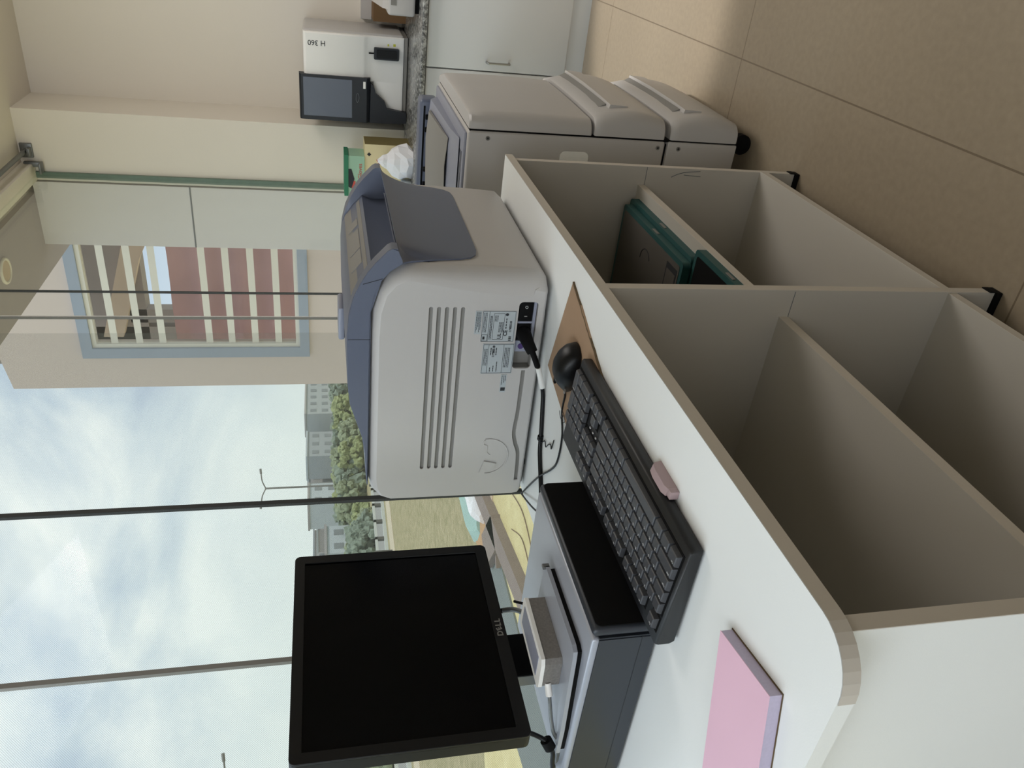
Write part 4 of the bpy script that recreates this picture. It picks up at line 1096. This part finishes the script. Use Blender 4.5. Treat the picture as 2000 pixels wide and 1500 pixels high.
# trees
TR = []
rd = random.Random(21)
def tree(x, Y, top, w, m, label):
    t = thing('tree', label, 'tree', (x, Y, GZ), 'trees beyond the road')
    bm = BM(); hgt = top-GZ
    for k in range(110):
        a = rd.uniform(0, 2*PI); q = math.sqrt(rd.random())
        zz = rd.uniform(.22, 1.0)
        s = w*(1-.35*zz)
        blob(bm, (x+q*s*math.cos(a), Y+q*s*math.sin(a)*.8, GZ+hgt*zz - w*.16), w*rd.uniform(.07, .17), 2, .38)
    obj('foliage', bm, M[m], t)
    bm = BM(); tube(bm, [(x, Y, GZ), (x+.1, Y, GZ+hgt*.5)], lambda q: .22-.1*q, 8); obj('trunk', bm, M['trunk'], t)
spec = [(758, 66, 1.1, 4.0, 'leafB'), (775, 72, .9, 4.2, 'leafA'), (800, 62, .7, 3.8, 'leafC'), (822, 70, .9, 4.4, 'leafB'), (848, 60, .1, 3.6, 'leafA'), (862, 72, .8, 3.8, 'leafB'),
        (885, 60, .2, 3.4, 'leafC'), (905, 66, 1.0, 4.3, 'leafA'), (930, 62, .7, 4.0, 'leafB'), (945, 72, 1.0, 4.2, 'leafC'), (968, 62, .6, 3.6, 'leafA'), (985, 88, .7, 4.2, 'leafB'),
        (1003, 60, -1.0, 2.8, 'leafC'), (1020, 56, -1.4, 2.6, 'leafA'), (1042, 55, -.2, 3.3, 'leafB'), (1062, 54, -.4, 3.0, 'leafB'), (1085, 58, .1, 3.4, 'leafA'), (1108, 60, .6, 3.4, 'leafC'), (1140, 60, .5, 4, 'leafB'), (1470, 58, .6, 4.5, 'leafA'), (1500, 60, .8, 4.5, 'leafB')]
for i, (y, Y, top, w, m) in enumerate(spec):
    kind = {'leafA': 'olive', 'leafB': 'grey green', 'leafC': 'yellow green'}[m]
    side_ = 'beyond the road' if y < 960 else ('near the pale blue-white house' if y < 1090 else 'behind the monitor')
    tree(at_az(y, Y), Y, top, w, m, 'hazy %s bushy tree %s' % (kind, side_))
# street lamps
for (y, Y, top, wid, lab) in ((937, 70, 9.6, 2.0, 'tall grey double-armed street lamp above the trees'), (1478, 70, 10.4, 2.0, 'tall street lamp beside the far grey tower')):
    x = at_az(y, Y)
    l = thing('street_lamp', lab, 'street lamp', (x, Y, GZ))
    bm = BM(); tube(bm, [(x, Y, GZ), (x, Y, top)], .13, 8, smoothpts=False); obj('pole', bm, M['grey'], l)
    for s in (-1, 1):
        dx, dy = .62*s, -.78*s
        bm = BM(); tube(bm, [(x, Y, top-.1), (x+dx*wid*.5, Y+dy*wid*.5, top+.35), (x+dx*wid, Y+dy*wid, top+.5)], .09, 6); ar = obj('arm', bm, M['grey'], l)
        bm = BM(); tube(bm, [(x+dx*wid, Y+dy*wid, top+.5), (x+dx*(wid+.7), Y+dy*(wid+.7), top+.58)], .16, 6, smoothpts=False); obj('lamp_head', bm, M['grey'], ar)

# ------------------------------------------------------------------ world
w = bpy.data.worlds.new('sky'); SC.world = w; w.use_nodes = True
nt = w.node_tree; nt.nodes.clear(); N = nt.nodes; L = nt.links
tc = N.new('ShaderNodeTexCoord')
mp_ = N.new('ShaderNodeMapping'); mp_.inputs['Scale'].default_value = (1.0, 1.0, 1.7); mp_.inputs['Location'].default_value = (.35, .1, .2)
L.new(tc.outputs['Generated'], mp_.inputs['Vector'])
n1 = N.new('ShaderNodeTexNoise'); n1.inputs['Scale'].default_value = 3.4; n1.inputs['Detail'].default_value = 7; n1.inputs['Roughness'].default_value = .52; n1.inputs['Distortion'].default_value = .4
L.new(mp_.outputs[0], n1.inputs['Vector'])
cr = N.new('ShaderNodeValToRGB'); e = cr.color_ramp.elements
e[0].position = .38; e[0].color = lin((132, 148, 170)); e[1].position = .64; e[1].color = lin((206, 210, 208))
x = e.new(.50); x.color = lin((166, 178, 188))
L.new(n1.outputs['Fac'], cr.inputs[0])
sp_ = N.new('ShaderNodeSeparateXYZ'); L.new(tc.outputs['Generated'], sp_.inputs[0])
mr = N.new('ShaderNodeMapRange'); mr.inputs['From Min'].default_value = 0.0; mr.inputs['From Max'].default_value = .28
L.new(sp_.outputs['Z'], mr.inputs['Value'])
mx = N.new('ShaderNodeMix'); mx.data_type = 'RGBA'; mx.inputs['A'].default_value = lin((184, 192, 190))
L.new(mr.outputs[0], mx.inputs['Factor']); L.new(cr.outputs[0], mx.inputs['B'])
bg = N.new('ShaderNodeBackground'); bg.inputs['Strength'].default_value = 1.45
L.new(mx.outputs['Result'], bg.inputs['Color'])
ow = N.new('ShaderNodeOutputWorld'); L.new(bg.outputs[0], ow.inputs[0])

# ------------------------------------------------------------------ lamps
def area(name, loc, target, sx, sy, power, col, spread=180):
    l = bpy.data.lights.new(name, 'AREA'); l.shape = 'RECTANGLE'; l.size = sx; l.size_y = sy; l.energy = power; l.color = col
    l.spread = math.radians(spread)
    o = bpy.data.objects.new(name, l); C.objects.link(o); o.location = loc
    o.rotation_euler = (Vector(target)-Vector(loc)).to_track_quat('-Z', 'Y').to_euler()
    return o
area('window_light', (-.5, 1.27, 2.3), (.9, 0, .7), 2.6, .35, 20, (.84, .92, 1.0))
area('left_daylight_fill', (-2.4, .2, 1.7), (1.5, .7, .9), 1.8, 1.4, 16, (.88, .94, 1.0))  # added lamp for daylight from the left; that wall has no window
area('ceiling_fill', (3.1, -.55, 2.62), (3.3, -.1, 0), 1.6, 1.2, 28, (1.0, .96, .92))  # unseen fill lamp added to lift the right wall and counter
sl_ = bpy.data.lights.new('floor_patch_spot', 'SPOT'); sl_.energy = 150; sl_.spot_size = math.radians(30); sl_.spot_blend = .35; sl_.color = (1, .97, .93); sl_.shadow_soft_size = .08  # added spot that makes the bright floor patch, no real fitting
sl_o = bpy.data.objects.new('floor_patch_spot', sl_); C.objects.link(sl_o); sl_o.location = (3.25, -.25, 2.6); sl_o.rotation_euler = (Vector((3.05, .2, 0))-Vector((3.25, -.25, 2.6))).to_track_quat('-Z', 'Y').to_euler()
sun = bpy.data.lights.new('sun', 'SUN'); sun.energy = 1.3; sun.angle = .05; sun.color = (1, .95, .86)
so = bpy.data.objects.new('sun', sun); C.objects.link(so); so.rotation_euler = Vector((0, .55, -1)).to_track_quat('-Z', 'Y').to_euler()

# ------------------------------------------------------------------ camera
cam = bpy.data.cameras.new('camera'); cam.lens = 27.414; cam.sensor_width = 36; cam.clip_start = .02; cam.clip_end = 2000
co = bpy.data.objects.new('camera', cam); C.objects.link(co)
yaw, pitch, roll = 1.01141, .232743, -.0175614
fw = Vector((math.sin(yaw)*math.cos(pitch), math.cos(yaw)*math.cos(pitch), -math.sin(pitch)))
rt = Vector((math.cos(yaw), -math.sin(yaw), 0)); up_ = rt.cross(fw)
r2 = rt*math.cos(roll) + up_*math.sin(roll); u2 = -rt*math.sin(roll) + up_*math.cos(roll)
mw = Matrix.Identity(4)
for i in range(3):
    mw[i][0] = -u2[i]; mw[i][1] = r2[i]; mw[i][2] = -fw[i]
mw.translation = Vector((0, 0, 1.192))
co.matrix_world = mw
SC.camera = co
SC.view_settings.view_transform = 'Standard'
SC.view_settings.look = 'None'
SC.view_settings.exposure = 0.5
SC.view_settings.gamma = 1
